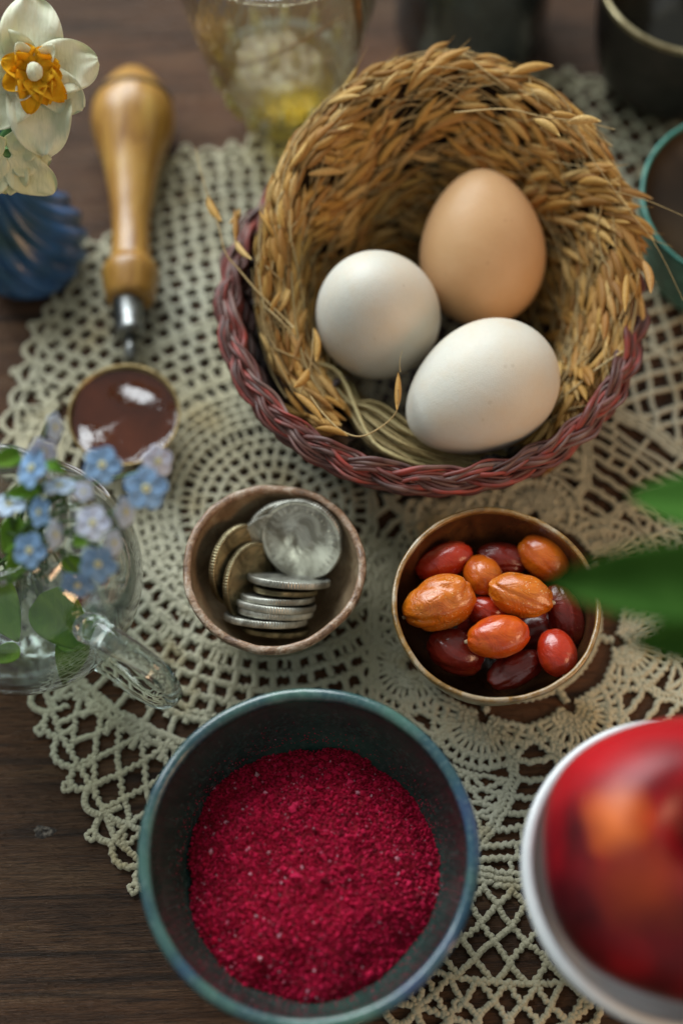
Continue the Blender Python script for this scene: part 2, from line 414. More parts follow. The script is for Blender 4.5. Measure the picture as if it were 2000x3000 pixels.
# scalloped picot edge along the outline
def resample(P, step, closed=False):
    if closed: P = np.vstack([P, P[:1]])
    s = np.r_[0, np.cumsum(np.linalg.norm(np.diff(P, axis=0), axis=1))]; n = max(2, int(round(s[-1]/step))+1)
    t = np.linspace(0, s[-1], n); return np.stack([np.interp(t, s, P[:, i]) for i in range(P.shape[1])], 1)
E = resample(OUT, 1.02, True)[:-1]; nE = len(E)
E = E+rng.normal(0, .08, E.shape); cen = OUT.mean(0)
for i in range(nE):
    p, q = E[i], E[(i+1) % nE]; d = q-p; ln = np.linalg.norm(d); nn = np.array((d[1], -d[0]))/ln
    if np.dot((p+q)/2-cen, nn) < 0: nn = -nn
    h = rng.uniform(.30, .5)
    tt = np.linspace(0, 1, 9)
    P = np.array([p+d*s+nn*h*math.sin(PI*s)**.8 for s in tt])
    threads.append((P, .112, True))
    threads.append((lin(p, q, 4, .0)-nn*.12, .105, True))
    threads.append((lin(p-nn*.7, p, 3), .1, True))
    threads_knots.append((p, .19)); threads_knots.append((p+nn*.12, .15))
    if i % 2 == 0:                         # a picot: a tiny closed loop
        c = p+d*.5+nn*(h+.13); a = np.linspace(0, TAU, 9)
        threads.append((c[None]+np.stack([np.cos(a), np.sin(a)], 1)*.15, .085, True))
lace = MB(); total = 0
nearY = at(0, 1450).y
for P, r, chain in threads:
    P = np.asarray(P, float)
    if len(P) > 2: P = smooth_path(np.c_[P, np.zeros(len(P))], max(4, len(P)*2))[:, :2]
    ym = P[:, 1].mean(); near = ym < nearY
    Ls = np.linalg.norm(np.diff(P, axis=0), axis=1).sum()
    if Ls < .03: continue
    total += Ls
    step = .042 if (near and chain) else (.08 if near else .13)
    Q_ = resample(P, step); n = len(Q_); s = np.linspace(0, Ls, n)
    T = np.gradient(Q_, axis=0); T /= np.linalg.norm(T, axis=1)[:, None]+1e-9; N = np.stack([-T[:, 1], T[:, 0]], 1)
    ph = rng.uniform(0, TAU)
    if chain and near:
        rr = r*(1+.24*np.sin(TAU*s/.13+ph)); Q_ = Q_+N*(.30*r*np.sin(PI*s/.13+ph))[:, None]
    else: rr = r*(1+.12*np.sin(TAU*s/.3+ph))*np.ones(n)
    z = .10+.025*np.sin(Q_[:, 0]*1.3)*np.cos(Q_[:, 1]*1.1)+rng.uniform(-.02, .03)
    tube(lace, np.c_[Q_, z], rr, 6 if near else 5, caps=False, flat=.85)
for p, r in threads_knots:
    if not inside(p)[0]: continue
    sph(lace, (p[0], p[1], .11), (r, r, r*.8), 6, 4)
print('lace length', total, 'verts', lace.n)
doily = lace.build('crochet_doily', M['lace'])
props(doily, 'cream crocheted lace doily spread on the wooden table beneath the bowls and basket', 'doily')

# ---------------------------------------------------------------- basket
M['cane'] = m_island('red_brown_cane', [(0, (.050, .018, .014)), (.3, (.12, .024, .016)), (.5, (.28, .030, .018)), (.62, (.13, .05, .04)), (.8, (.20, .12, .10)), (1, (.07, .024, .018))], .55, .02, 3, 'obj', stretch=(1, 1, 1), extra=(.10, .055, .05))
M['cane_dark'] = m_plain('dark_basket_cane', (.015, .009, .008), (.045, .024, .02), 2, .6, .03, 8)
bc = at(1262, 872, 5.0); BX, BY = bc.x, bc.y; RB = 7.15
basket = empty('wicker_basket', (BX, BY, 0), 'round red-brown wicker basket with a braided rim holding straw and eggs', 'basket')
mb = MB(); lathe(mb, [(0, .15), (4.9, .15), (5.4, .5)], 48, cap0=False, cap1=False); mb.build('basket_base', M['cane_dark'], basket)
NS = 34
for i in range(15):
    f = i/14; z = .45+f*4.1; r0 = 5.35+1.55*f**.8; n = NS*8; a = np.arange(n)/n*TAU
    rr = r0+.16*np.cos(a*NS/2+PI*(i % 2)); zz = z+.04*np.sin(3*a+i)
    mb = MB(); tube(mb, np.stack([rr*np.cos(a), rr*np.sin(a), zz], 1), .16, 6, closed=True)
    mb.build('weaver', M['cane'] if i > 9 else M['cane_dark'], basket)
for j in range(NS):
    a = TAU*(j+.5)/NS; f = np.linspace(0, 1, 6); rr = 5.25+1.6*f**.8
    mb = MB(); tube(mb, np.stack([rr*math.cos(a), rr*math.sin(a), .3+4.5*f], 1), .13, 6); mb.build('stake', M['cane_dark'], basket)
W = 9
for sgn_row in (0,):
    for st in range(3):
        for fb in range(4):
            n = 560; a = np.arange(n)/n*TAU; ph = W*a+TAU*st/3
            off = .27*np.sin(ph)+(fb-1.5)*.145*np.cos(ph*1.0)*0+(fb-1.5)*.115
            dep = .17*np.sin(2*ph)+.04*np.cos(ph*2+fb)
            # the braid leans: its width runs outwards and down, its face looks up and out
            ew = np.array((.86, -.50)); ef = np.array((.50, .86))
            r_ = RB+off*ew[0]+dep*ef[0]+.03*np.sin(31*a+fb*2+st); z_ = 5.0+off*ew[1]+dep*ef[1]+.03*np.sin(23*a+fb)+.06*np.sin(2*a)
            rad = .078*(1+.25*np.sin(ph*.5+fb*1.7)+.15*np.sin(17*a+fb+st))
            mb = MB(); tube(mb, np.stack([r_*np.cos(a), r_*np.sin(a), z_], 1), rad, 6, closed=True, flat=.9)
            mb.build('rim_cane', M['cane'], basket)
for i, (rr, zz) in enumerate(((6.85, 4.75), (7.35, 4.42), (7.2, 4.15))):
    n = 400; a = np.arange(n)/n*TAU
    mb = MB(); tube(mb, np.stack([(rr+.05*np.sin(40*a+i))*np.cos(a), (rr+.05*np.sin(40*a+i))*np.sin(a), zz+.05*np.cos(37*a)], 1), .14, 6, closed=True)
    mb.build('rim_cane', M['cane'], basket)

# ---------------------------------------------------------------- straw nest
M['grain'] = m_island('rice_husk', [(0, (.22, .10, .022)), (.3, (.38, .195, .042)), (.6, (.50, .29, .075)), (.85, (.60, .40, .15)), (1, (.32, .14, .03))], .62, .012, 16, 'island', extra=(.20, .09, .02), Specular_IOR_Level=.3)
M['grain_o'] = m_island('rice_husk_single', [(0, (.26, .12, .026)), (.3, (.40, .21, .045)), (.6, (.52, .31, .08)), (.85, (.62, .42, .16)), (1, (.36, .16, .035))], .62, .012, 16, 'obj', extra=(.20, .09, .02), Specular_IOR_Level=.3)
M['stem'] = m_island('dry_straw', [(0, (.30, .18, .06)), (.5, (.46, .32, .13)), (.8, (.56, .42, .20)), (1, (.34, .25, .10))], .7, .01, 10, 'island', extra=(.16, .10, .04))
M['stem_green'] = m_island('pale_rice_straw', [(0, (.22, .15, .05)), (.3, (.50, .38, .17)), (.6, (.30, .24, .09)), (.8, (.56, .44, .22)), (1, (.34, .28, .11))], .65, .01, 8, 'island', extra=(.16, .12, .05))
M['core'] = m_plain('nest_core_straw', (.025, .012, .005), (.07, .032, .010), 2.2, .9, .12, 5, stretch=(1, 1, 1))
NXc, NYc = BX+.42, BY+.25
def ztop(p):
    s = (1+np.sin(p))/2; return 3.9+4.9*s**1.35
def prof(p, t):                            # inner face of the nest from the floor (t=0) over the crest (t=.72) to the outside (t=1)
    zt = ztop(p)
    crest_r = 5.85+.75*np.clip(np.sin(p), 0, 1)+.12*np.clip(np.cos(p), 0, 1)-.25*np.clip(-np.cos(p), 0, 1)
    T = np.array([0, .25, .5, .68, .80, .9, 1.0])
    Rr = np.stack([3.6+0*p, 4.5+0*p, 5.2+0*p+.2*np.sin(p), crest_r-.15, crest_r+.35, crest_r+.6, crest_r+.45])
    Zz = np.stack([1.2+0*p, 1.5+(zt-1.5)*.28, 1.5+(zt-1.5)*.66, zt-.25, zt, zt-.5, zt-1.9])
    r = np.array([np.interp(tt, T, Rr[:, i]) for i, tt in enumerate(t)]); z = np.array([np.interp(tt, T, Zz[:, i]) for i, tt in enumerate(t)])
    return r, z
nest = empty('rice_straw_nest', (NXc, NYc, 0), 'golden nest of dried rice ears curled inside the red-brown basket around the eggs', 'nest')
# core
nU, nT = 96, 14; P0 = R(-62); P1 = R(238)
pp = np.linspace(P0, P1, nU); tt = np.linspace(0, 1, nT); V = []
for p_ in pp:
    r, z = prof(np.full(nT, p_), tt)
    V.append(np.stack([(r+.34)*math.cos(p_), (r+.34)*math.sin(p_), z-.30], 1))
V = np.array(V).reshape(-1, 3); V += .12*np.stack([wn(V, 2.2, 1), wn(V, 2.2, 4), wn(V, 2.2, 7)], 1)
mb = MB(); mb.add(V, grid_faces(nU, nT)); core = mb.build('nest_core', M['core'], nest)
def grain_geo(L=1.0, wd=.13, curve=.06, awn=0.0, sides=7, rings=8):
    m = MB(); s = np.linspace(0, 1, rings); rad = wd*np.array([.18, .62, .92, 1.0, .98, .82, .50, .08])[:rings]
    P = np.stack([s*L, curve*np.sin(PI*s), 0*s], 1); tube(m, P, rad, sides, flat=.72)
    if awn > 0:
        a = np.linspace(0, 1, 4); tube(m, np.stack([L+a*awn, .0+.12*a*a*awn, .05*a], 1), .012*(1-a*.7), 3, caps=False)
    return m
gvars = []
for i in range(8):
    g = grain_geo(rng.uniform(1.0, 1.45), rng.uniform(.115, .168), rng.uniform(-.10, .12), rng.uniform(.0, .6) if i % 2 else 0)
    gvars.append((np.concatenate(g.v), np.concatenate(g.q), np.concatenate(g.t)))
gmesh = []
for V_, Q_, T_ in gvars: gmesh.append(MB().add(V_, Q_, T_).mesh('grain', M['grain_o']))
def nest_pt(p, t, lift=0):
    r, z = prof(np.array([p]), np.array([t])); r, z = r[0], z[0]
    r2, z2 = prof(np.array([p]), np.array([min(1, t+.03)])); n = np.array((-(z2[0]-z), (r2[0]-r))); n /= np.linalg.norm(n)+1e-9
    r += n[0]*lift; z += n[1]*lift
    return np.array((r*math.cos(p), r*math.sin(p), z)), np.array((n[0]*math.cos(p), n[0]*math.sin(p), n[1]))
def orient(d, n, twist):
    x = d/np.linalg.norm(d); y = np.cross(n, x); y /= np.linalg.norm(y)+1e-9; z = np.cross(x, y)
    y2 = y*math.cos(twist)+z*math.sin(twist); z2 = np.cross(x, y2); return np.stack([x, y2, z2], 1)
grains = []
NG = 3700
for i in range(NG):
    p = rng.uniform(P0+.05, P1-.05); t = rng.beta(1.6, 1.05)*.98
    s = math.sin(p)
    if rng.random() > (.55+.45*(s*.5+.5)): continue
    # clumping gives ears with darker gaps between them
    if math.sin(p*23+t*9)+math.sin(p*11-t*17) < -.45 and rng.random() < .88: continue
    layer = rng.random(); lift = -.12+.42*layer
    q, n = nest_pt(p, t, lift); q2, _ = nest_pt(p-.03, min(1, max(0, t+rng.normal(.003+.009*math.cos(p)+.012*math.sin(p*5+t*8), .005))), lift)
    d = (q2-q); d /= np.linalg.norm(d); d = d+n*rng.uniform(-.02, .17)*(1 if t < .7 else .2)+rng.normal(0, .042, 3)
    grains.append((q, orient(d, n, rng.normal(0, .5)), i % 8, rng.uniform(.85, 1.2), layer))
grains.sort(key=lambda g: -g[4])
# the 300 on top are objects of their own, chosen from the outer layer on the faces that look up to the viewer
vis = grains[:300]; rest = grains[300:]
for q, Mx, k, sc_, _ in vis:
    o = bpy.data.objects.new('grain', gmesh[k]); col.objects.link(o); o.parent = nest
    m4 = Matrix.Identity(4)
    for a in range(3):
        for b in range(3): m4[a][b] = Mx[a, b]*sc_
    m4.translation = Vector(q)*S; o.matrix_local = m4
mb = MB()
for q, Mx, k, sc_, _ in rest:
    V_, Q_, T_ = gvars[k]; mb.add(V_*sc_ @ Mx.T+q, Q_, T_)
o = mb.build('grain_mass', M['grain'], nest); o['kind'] = 'stuff'
mb = MB()
for i in range(560):
    p = rng.uniform(P0+.4, P1); t = rng.uniform(.02, .97); sp = rng.uniform(.3, .9); dt = rng.normal(.02, .10); lf = rng.uniform(-.05, .38)
    pts = [nest_pt(max(P0, p-sp*f), min(1, max(0, t+dt*f+.02*math.sin(5*f+i))), lf+.1*f)[0] for f in np.linspace(0, 1, 9)]
    tube(mb, pts, rng.uniform(.018, .048)*np.linspace(1, .6, 9), 4, caps=False)
o = mb.build('straw_mass', M['stem'], nest); o['kind'] = 'stuff'
# the tied bundle of straw along the front left of the basket
def nl(px, py, z): v = at(px, py, z); return np.array((v.x-NXc, v.y-NYc, v.z))
mb = MB()
for i in range(150):
    o_ = rng.normal(0, 1, 3); u = rng.uniform(-1, 1)
    a = nl(985+o_[0]*16, 1140+u*42, 3.2+.25*o_[1]); b = nl(1085+o_[0]*10+u*14, 1230-u*54, 3.3+.3*o_[1]); c = nl(1190+10*o_[0]+u*20, 1300-u*50, 3.4+.3*o_[1]); d = nl(1330+60*o_[2]+u*10, 1352-u*34, 3.5)
    a0 = nl(930+30*o_[2], 1060+o_[0]*22+u*20, 3.0+.3*o_[1])
    tube(mb, smooth_path([a0, a, b, c, d], 14), rng.uniform(.045, .085), 6, flat=.9)
o = mb.build('straw_bundle', M['stem_green'], nest); o['kind'] = 'stuff'
mb = MB()
for k in range(3):
    tube(mb, smooth_path([nl(930-k*9, 1165+k*5, 3.2), nl(955-k*9, 1150+k*4, 3.8), nl(985-k*10, 1122+k*3, 3.9), nl(1015-k*10, 1108, 3.5)], 12), .1, 7, flat=.7)
mb.build('bundle_tie', m_plain('dark_tie', (.03, .02, .02), (.10, .07, .06), 6, .6, .02), nest)
# loose ears: thin stalks with grains, each a thing that sticks out of the nest
ears = 0
def ear(pts, zs, gr, label, rad=.028, tips=()):
    P = [np.array(at(x, y, z)) for (x, y), z in zip(pts, zs)]; o0 = P[0]
    e = empty('rice_ear', o0, label, 'rice ear', 'loose rice ears sticking out of the nest')
    mb = MB(); tube(mb, smooth_path([p-o0 for p in P], 30), np.linspace(rad*1.3, rad*.5, 30), 5); mb.build('stalk', M['stem'], e)
    for (x, y, z, x2, y2) in gr:
        a = np.array(at(x, y, z)); b = np.array(at(x2, y2, z+.1)); d = b-a; ln = np.linalg.norm(d)
        V_, Q_, T_ = gvars[int(rng.integers(8)) // 2*2]; L0 = V_[:, 0].max()
        Mx = orient(d/ln, np.array(VW), rng.normal(0, .3)); o = MB().add((V_*(ln/L0, 1.0, 1.0)) @ Mx.T+(a-o0), Q_, T_).build('grain', M['grain_o'], e)
ear([(860, 960), (760, 860), (700, 790), (660, 740), (640, 660), (620, 610), (590, 510), (572, 430)], [5.4, 5.8, 6, 6.2, 6.4, 6.5, 6.8, 7.0], [(648, 648, 6.4, 608, 570), (690, 705, 6.3, 688, 610), (688, 700, 6.2, 738, 760), (672, 655, 6.2, 702, 610)], 'thin rice ear leaning out over the basket rim beside the wooden spoon handle')
ear([(905, 1155), (945, 1210), (1000, 1262), (1060, 1278), (1130, 1240), (1165, 1195), (1166, 1140)], [5.3, 5.3, 5.4, 5.5, 5.6, 6.0, 6.4], [(1162, 1200, 6.0, 1166, 1090), (860, 1150, 5.3, 950, 1240), (925, 1255, 5.3, 1020, 1278)], 'curled rice ear lying over the straw bundle at the front of the basket')
ear([(1172, 1090), (1170, 1060), (1178, 1025)], [6.4, 6.6, 6.8], [], 'short hair-thin awn standing against the left white egg', .012)
ear([(1330, 330), (1480, 320), (1600, 345), (1700, 355), (1800, 380)], [9.2, 9.2, 9, 8.8, 8.6], [(1610, 330, 9.2, 1690, 340), (1660, 360, 9, 1760, 356), (1560, 350, 9, 1640, 400)], 'rice ear with pale pointed grains jutting from the top right of the nest')
ear([(1700, 420), (1830, 600), (1920, 720), (2000, 880)], [8.4, 7.6, 7, 6.2], [(1880, 760, 6.6, 1905, 860), (1835, 800, 6.4, 1830, 915)], 'long thin rice stalk trailing off the right side of the nest toward the teal bowl', .016)
ear([(1800, 560), (1900, 590), (2040, 650)], [7.6, 7.6, 7.6], [], 'single hair-like straw crossing in front of the teal rimmed bowl', .014)
ear([(880, 1150), (905, 1090), (915, 1020), (918, 960)], [4.6, 5.2, 5.6, 5.6], [(905, 1080, 5.2, 860, 1135), (925, 1060, 5.3, 920, 960)], 'bent rice ear pointing down in the dark gap left of the straw bundle')

# ---------------------------------------------------------------- eggs
def m_egg(name, c1, c2, spk):
    t = NT(name); n = t.noise(.5, 3); c = t.ramp(n, [(.35, c1), (.7, c2)])
    v = t.n('ShaderNodeTexVoronoi'); v.inputs['Scale'].default_value = 1.5; t.l(t.co, v.inputs['Vector'])
    m_ = t.math('MULTIPLY', t.math('LESS_THAN', v.outputs['Distance'], .10), t.math('GREATER_THAN', t.noise(1.1, 1), .56))
    c = t.mix(t.math('MULTIPLY', m_, .16), c, spk); c = t.mix(t.math('MULTIPLY', t.noise(7, 6), .16), c, tuple(x*.55 for x in c2)); c = t.mix(t.ramp(t.noise(.8, 4), [(.55, (0, 0, 0)), (.75, (.3, .3, .3))]), c, tuple(a*b for a, b in zip(c2, (.92, .78, .62))))
    return t.bsdf(c, .47, [(t.noise(22, 3), .009), (t.noise(2, 2), .012)], Subsurface_Weight=.12, Subsurface_Radius=(.01, .006, .004), Subsurface_Scale=.3, Specular_IOR_Level=.35)
def egg(px, py, z, wd, ln, axis, mat, label):
    c = at(px, py, z); M3 = frame(axis)
    def f(V):
        V = V.copy(); k = 1-.14*V[:, 2]-.04*V[:, 2]**2; V[:, 0] *= k; V[:, 1] *= k; return V
    mb = MB(); sph(mb, (0, 0, 0), (wd/2, wd/2, ln/2), 64, 40, M3, f)
    o = mb.build('egg', mat, None, True, c); props(o, label, 'egg', 'eggs in the nest'); return o
mw = m_egg('white_eggshell', (.63, .61, .54), (.66, .58, .46), (.30, .22, .12)); mbw = m_egg('brown_eggshell', (.56, .33, .16), (.62, .38, .20), (.3, .15, .06))
egg(1412, 728, 4.7, 4.50, 5.6, UPV*.93+VW*.30-RTV*.05, mbw, 'brown egg standing behind the two white eggs in the nest')
egg(1103, 915, 5.0, 4.33, 5.2, VW*1+UPV*.35-RTV*.2, mw, 'white egg on the left of the nest, nearly round, resting against the brown egg')
egg(1408, 1142, 5.0, 4.35, 5.55, -RTV*.86-UPV*.50+VW*.1, mw, 'larger white egg lying at an angle at the front rim of the basket')

# ---------------------------------------------------------------- small bowls
def rnd_wob(amp, zamp, seed, f0=3):
    def f(r, z, a):
        w1 = np.sin(f0*a+seed)*.5+np.sin((f0+2)*a+seed*2.1)*.3+np.sin(11*a+seed)*.12+np.sin(23*a+seed*3)*.08
        k = np.clip(z/4, 0, 1); return r*(1+amp*w1*k), z+zamp*(np.sin(2*a+seed)+.5*np.sin(7*a+seed)+.25*np.sin(19*a))*k
    return f
def bowl(name, label, cpx, cpy, R0, H, mat_in, mat_out, mat_rim, thick=.25, foot=.45, wob=None, belly=.75, extra=None, depth=.5, segs=128, cat='bowl'):
    c = at(cpx, cpy, H); e = empty(name, (c.x, c.y, 0), label, cat)
    ro = lambda f: foot*R0+(R0-foot*R0)*f**belly
    zs = np.linspace(0, 1, 12)
    outer = [(foot*R0*.92, .16), (foot*R0, .16), (foot*R0, .3)]+[(ro(f), .3+(H-.38)*f**1.15) for f in zs[1:]]
    mb = MB(); lathe(mb, outer, segs, wob=wob, cap0=True, cap1=False); mb.build('outer_wall', mat_out, e)
    # rounded lip
    ri = R0-thick; a = np.linspace(-.15*PI, 1.15*PI, 9)
    lip = [(R0-thick/2+math.cos(x)*thick/2, H-.10+math.sin(x)*thick*.42) for x in a]
    mb = MB(); lathe(mb, [(R0+.003, H-.22)]+lip+[(ri-.003, H-.24)], segs, wob=wob, cap0=False, cap1=False); mb.build('rim', mat_rim, e)
    inner = [(ri-.002, H-.2)]+[(ri*(1-(1-f)**1)*1.0 if False else ri*math.sin(f*PI/2)**.8, depth+(H-.2-depth)*(1-math.cos(f*PI/2))**.9) for f in np.linspace(.97, .0, 16)]
    mb = MB(); lathe(mb, inner, segs, wob=wob, cap0=False, cap1=False)
    # close the centre
    mb.build('inner_wall', mat_in, e)
    mb = MB(); lathe(mb, [(foot*R0*.9, .16), (foot*R0*.93, .02), (foot*R0*1.0, .02), (foot*R0*1.0+.02, .2)], segs, cap0=False, cap1=False); mb.build('foot', mat_out, e)
    return e, c
def m_ceramic(name, stops, sc_=1.0, rough=.3, bump=.04, coat=.3, bs=2.5, dist=1.0, zgrad=None):
    t = NT(name); n = t.noise(sc_, 6, None, .6, dist); c = t.ramp(n, stops)
    f = t.noise(sc_*9, 4); c = t.mix(t.ramp(f, [(.58, (0, 0, 0)), (.74, (.6, .6, .6))]), c, tuple(x*.35 for x in stops[0][1]))
    return t.bsdf(c, rough, [(t.noise(bs, 5), bump), (t.noise(bs*6, 3), bump*.3)], Coat_Weight=coat, Coat_Roughness=.15)
# coin bowl
mi = m_ceramic('rough_clay_inside', [(.3, (.15, .095, .05)), (.55, (.27, .19, .11)), (.75, (.38, .31, .20))], .9, .6, .06, .05)
mo = m_ceramic('ash_glaze_outside', [(.3, (.08, .075, .045)), (.6, (.17, .16, .10)), (.8, (.25, .22, .15))], 1.2, .45, .06, .15)
mr = m_ceramic('bare_clay_lip', [(.3, (.11, .06, .035)), (.48, (.32, .19, .11)), (.66, (.56, .46, .36))], 1.6, .42, .12, .4, 4)
cb, cc = bowl('clay_bowl', 'small rough brown clay bowl full of old silver coins', 801, 1655, 3.02, 3.9, mi, mo, mr, .26, .5, rnd_wob(.020, .055, 1.3), .62)
# date bowl
mi2 = m_ceramic('amber_glaze_inside', [(.3, (.030, .014, .008)), (.55, (.09, .036, .014)), (.75, (.16, .07, .018))], .7, .22, .03, .6)
mo2 = m_ceramic('olive_glaze_outside', [(.3, (.11, .09, .045)), (.6, (.24, .19, .09)), (.8, (.20, .20, .15))], .9, .35, .04, .4)
mr2 = m_ceramic('golden_glaze_lip', [(.3, (.08, .05, .02)), (.5, (.28, .15, .035)), (.7, (.40, .34, .24))], .9, .28, .05, .6, 3)
db, dc = bowl('glazed_bowl', 'brown and amber glazed bowl holding wrinkled orange and red dates', 1453, 1762, 3.37, 4.4, mi2, mo2, mr2, .17, .5, rnd_wob(.012, .04, 2.6), .6)
# powder bowl
def m_teal(name, dark):
    t = NT(name); n = t.noise(.28, 3, None, .5, .6); f = t.noise(6, 4)
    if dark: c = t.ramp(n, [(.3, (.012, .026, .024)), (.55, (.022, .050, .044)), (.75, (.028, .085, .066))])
    else: c = t.ramp(n, [(.30, (.03, .05, .14)), (.42, (.020, .07, .11)), (.5, (.025, .075, .085)), (.62, (.06, .15, .12)), (.8, (.02, .06, .06))])
    c = t.mix(t.math('MULTIPLY', t.ramp(f, [(.5, (0, 0, 0)), (.7, (1, 1, 1))]), .35), c, (.10, .13, .12) if dark else (.16, .24, .22))
    return t.bsdf(c, .20 if dark else .26, [(t.noise(1.6, 4), .10 if dark else .03), (t.noise(12, 2), .008)], Coat_Weight=.7, Coat_Roughness=.06)
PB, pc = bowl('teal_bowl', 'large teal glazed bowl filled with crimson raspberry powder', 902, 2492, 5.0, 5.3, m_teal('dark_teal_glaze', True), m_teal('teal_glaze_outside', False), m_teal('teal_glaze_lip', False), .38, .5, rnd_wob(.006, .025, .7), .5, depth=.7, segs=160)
# powder
def m_powder():
    t = NT('raspberry_powder'); r = t.island()
    c = t.ramp(r, [(0, (.13, .001, .010)), (.3, (.36, .002, .028)), (.6, (.56, .006, .055)), (.978, (.50, .01, .06)), (.984, (.55, .16, .24)), (1, (.66, .34, .40))])
    return t.bsdf(c, .75, [(t.noise(25, 3), .01)], Subsurface_Weight=.0, Specular_IOR_Level=.25)
mp_ = m_powder(); pz = 2.62
PO = np.array((.12, -.1))
def heap_r(a): return 3.95*(1+.035*np.sin(3*a+1)+.03*np.sin(5*a+2)+.018*np.sin(11*a)+.012*np.sin(23*a))
def heap_z(x, y):
    r = np.hypot(x, y); a = np.arctan2(y, x); f = np.clip(r/heap_r(a), 0, 1.05)
    return pz+.95*(1-f**2.4)+.12*wn(np.stack([x, y, 0*x], -1), 1.8, 3)+.05*wn(np.stack([x, y, 0*x], -1), 5, 9)*(f < .97)
nR, nA = 40, 110; rr = np.linspace(0.001, 1, nR); aa = np.arange(nA)/nA*TAU; RR, AA = np.meshgrid(rr, aa, indexing='ij')
rad_ = RR*heap_r(AA); X = rad_*np.cos(AA); Y = rad_*np.sin(AA); Z = heap_z(X, Y)-.05
powder = empty('raspberry_powder', (pc.x+PO[0], pc.y+PO[1], 0), 'crimson freeze-dried raspberry powder heaped in the teal bowl', 'powder')
mb = MB(); mb.add(np.stack([X, Y, Z], 2).reshape(-1, 3), grid_faces(nR, nA, False, True)); o = mb.build('powder_heap', m_plain('powder_bed', (.18, .001, .010), (.44, .003, .024), 9, .85, .05, 14), powder); o['kind'] = 'stuff'
nC = 30000; a = rng.uniform(0, TAU, nC); f = np.sqrt(rng.uniform(0, 1.04, nC)); rr = f*heap_r(a)*(1+rng.normal(0, .012, nC)); x = rr*np.cos(a); y = rr*np.sin(a)
s = np.clip(rng.lognormal(-3.55, .45, nC), .010, .10)
s[rng.random(nC) < .025] *= 2.1
z = heap_z(x, y)+s*.25
# dust clinging to the wall above the heap
nW = 900; rw = 3.95+.62*rng.beta(.8, 2.6, nW); aw = rng.uniform(0, TAU, nW)+.4*np.sin(rng.uniform(0, TAU, nW)*2)
thw = np.arcsin(np.clip(rw/4.62, 0, .999)**1.25); zw = .7+4.4*(1-np.cos(thw))**.9+.02
x = np.r_[x, rw*np.cos(aw)-PO[0]]; y = np.r_[y, rw*np.sin(aw)-PO[1]]; z = np.r_[z, zw]; s = np.r_[s, rng.uniform(.010, .028, nW)]; nC += nW
octa = np.array([(1, 0, 0), (-1, 0, 0), (0, 1, 0), (0, -1, 0), (0, 0, 1), (0, 0, -1)], float); ft = np.array([(0, 2, 4), (2, 1, 4), (1, 3, 4), (3, 0, 4), (2, 0, 5), (1, 2, 5), (3, 1, 5), (0, 3, 5)])
V = octa[None]*rng.uniform(.6, 1.25, (nC, 6, 1))+rng.normal(0, .18, (nC, 6, 3)); th = rng.uniform(0, TAU, nC); ct, st_ = np.cos(th), np.sin(th)
V = np.stack([V[..., 0]*ct[:, None]-V[..., 1]*st_[:, None], V[..., 0]*st_[:, None]+V[..., 1]*ct[:, None], V[..., 2]], -1)*s[:, None, None]+np.stack([x, y, z], 1)[:, None]
mb = MB(); mb.add(V.reshape(-1, 3), None, (ft[None]+np.arange(nC)[:, None, None]*6).reshape(-1, 3)); o = mb.build('powder_grains', mp_, powder, smooth=False); o['kind'] = 'stuff'

# ---------------------------------------------------------------- coins
def m_coin(name, c1, c2):
    t = NT(name); n = t.noise(.9, 5, None, .6, .8); c = t.ramp(n, [(.40, c1), (.56, c2), (.8, tuple(min(1, x*1.25) for x in c2))])
    return t.bsdf(c, t.ramp(t.noise(2, 4), [(.3, (.34, .34, .34)), (.7, (.55, .55, .55))]), [(t.noise(6, 4), .012)], Metallic=.85)
MC = m_coin('old_silver', (.26, .25, .21), (.60, .60, .53)); MC2 = m_coin('tarnished_silver', (.12, .10, .055), (.34, .29, .17))
def coin_mesh(Rc=1.45, th=.235, face=False):
    mb = MB(); n = 512; a = np.arange(n)/n*TAU
    reed = 1+.011*np.sign(np.sin(a*88+.01))
    rows = [(0, -th/2+.035), (Rc-.13, -th/2+.035), (Rc-.10, -th/2), (Rc-.02, -th/2), (Rc, -th/2+.03), (Rc, th/2-.03), (Rc-.02, th/2), (Rc-.10, th/2), (Rc-.13, th/2-.035)]
    V = []
    for i, (r, z) in enumerate(rows):
        k = reed if i in (4, 5) else 1.0
        V.append(np.stack([max(r, .001)*k*np.cos(a), max(r, .001)*k*np.sin(a), np.full(n, z)], 1))
    # worn relief on the top face
    rs = np.linspace(Rc-.16, .002, 26)
    for r in rs:
        X = r*np.cos(a); Y = r*np.sin(a); z = np.full(n, th/2-.035)
        if face:
            prof_ = .085*np.exp(-(((X+.15)/.50)**2+((Y-.05)/.68)**2)**2)*(1+.5*wn(np.stack([X, Y, 0*X], 1), 7, 2))
            z = z+prof_+.022*np.exp(-((r-1.16)/.07)**2)*(np.sin(a*34) > .2)*(np.abs(np.sin(a*3.5)) > .25)
        else: z = z+.012*wn(np.stack([X, Y, 0*X], 1), 6, 5)
        V.append(np.stack([X, Y, z], 1))
    V = np.array(V); m = len(V)
    mb.add(V.reshape(-1, 3), grid_faces(m, n, False, True)[:, ::-1]); return mb
cm1 = coin_mesh(face=True).mesh('coin', MC); cm2 = coin_mesh().mesh('coin', MC); cm3 = coin_mesh().mesh('coin', MC2)
def coin(c, nrm, me, label, s=1.0, spin=0):
    o = link('coin', me, None, c); Mx = frame(nrm); m = Matrix([list(r) for r in Mx]).to_4x4() @ Matrix.Rotation(spin, 4, 'Z')
    o.matrix_world = Matrix.Translation(Vector(c)*S) @ m @ Matrix.Scale(s, 4); o.rotation_mode = 'XYZ'
    props(o, label, 'coin', 'old coins in the clay bowl'); return o
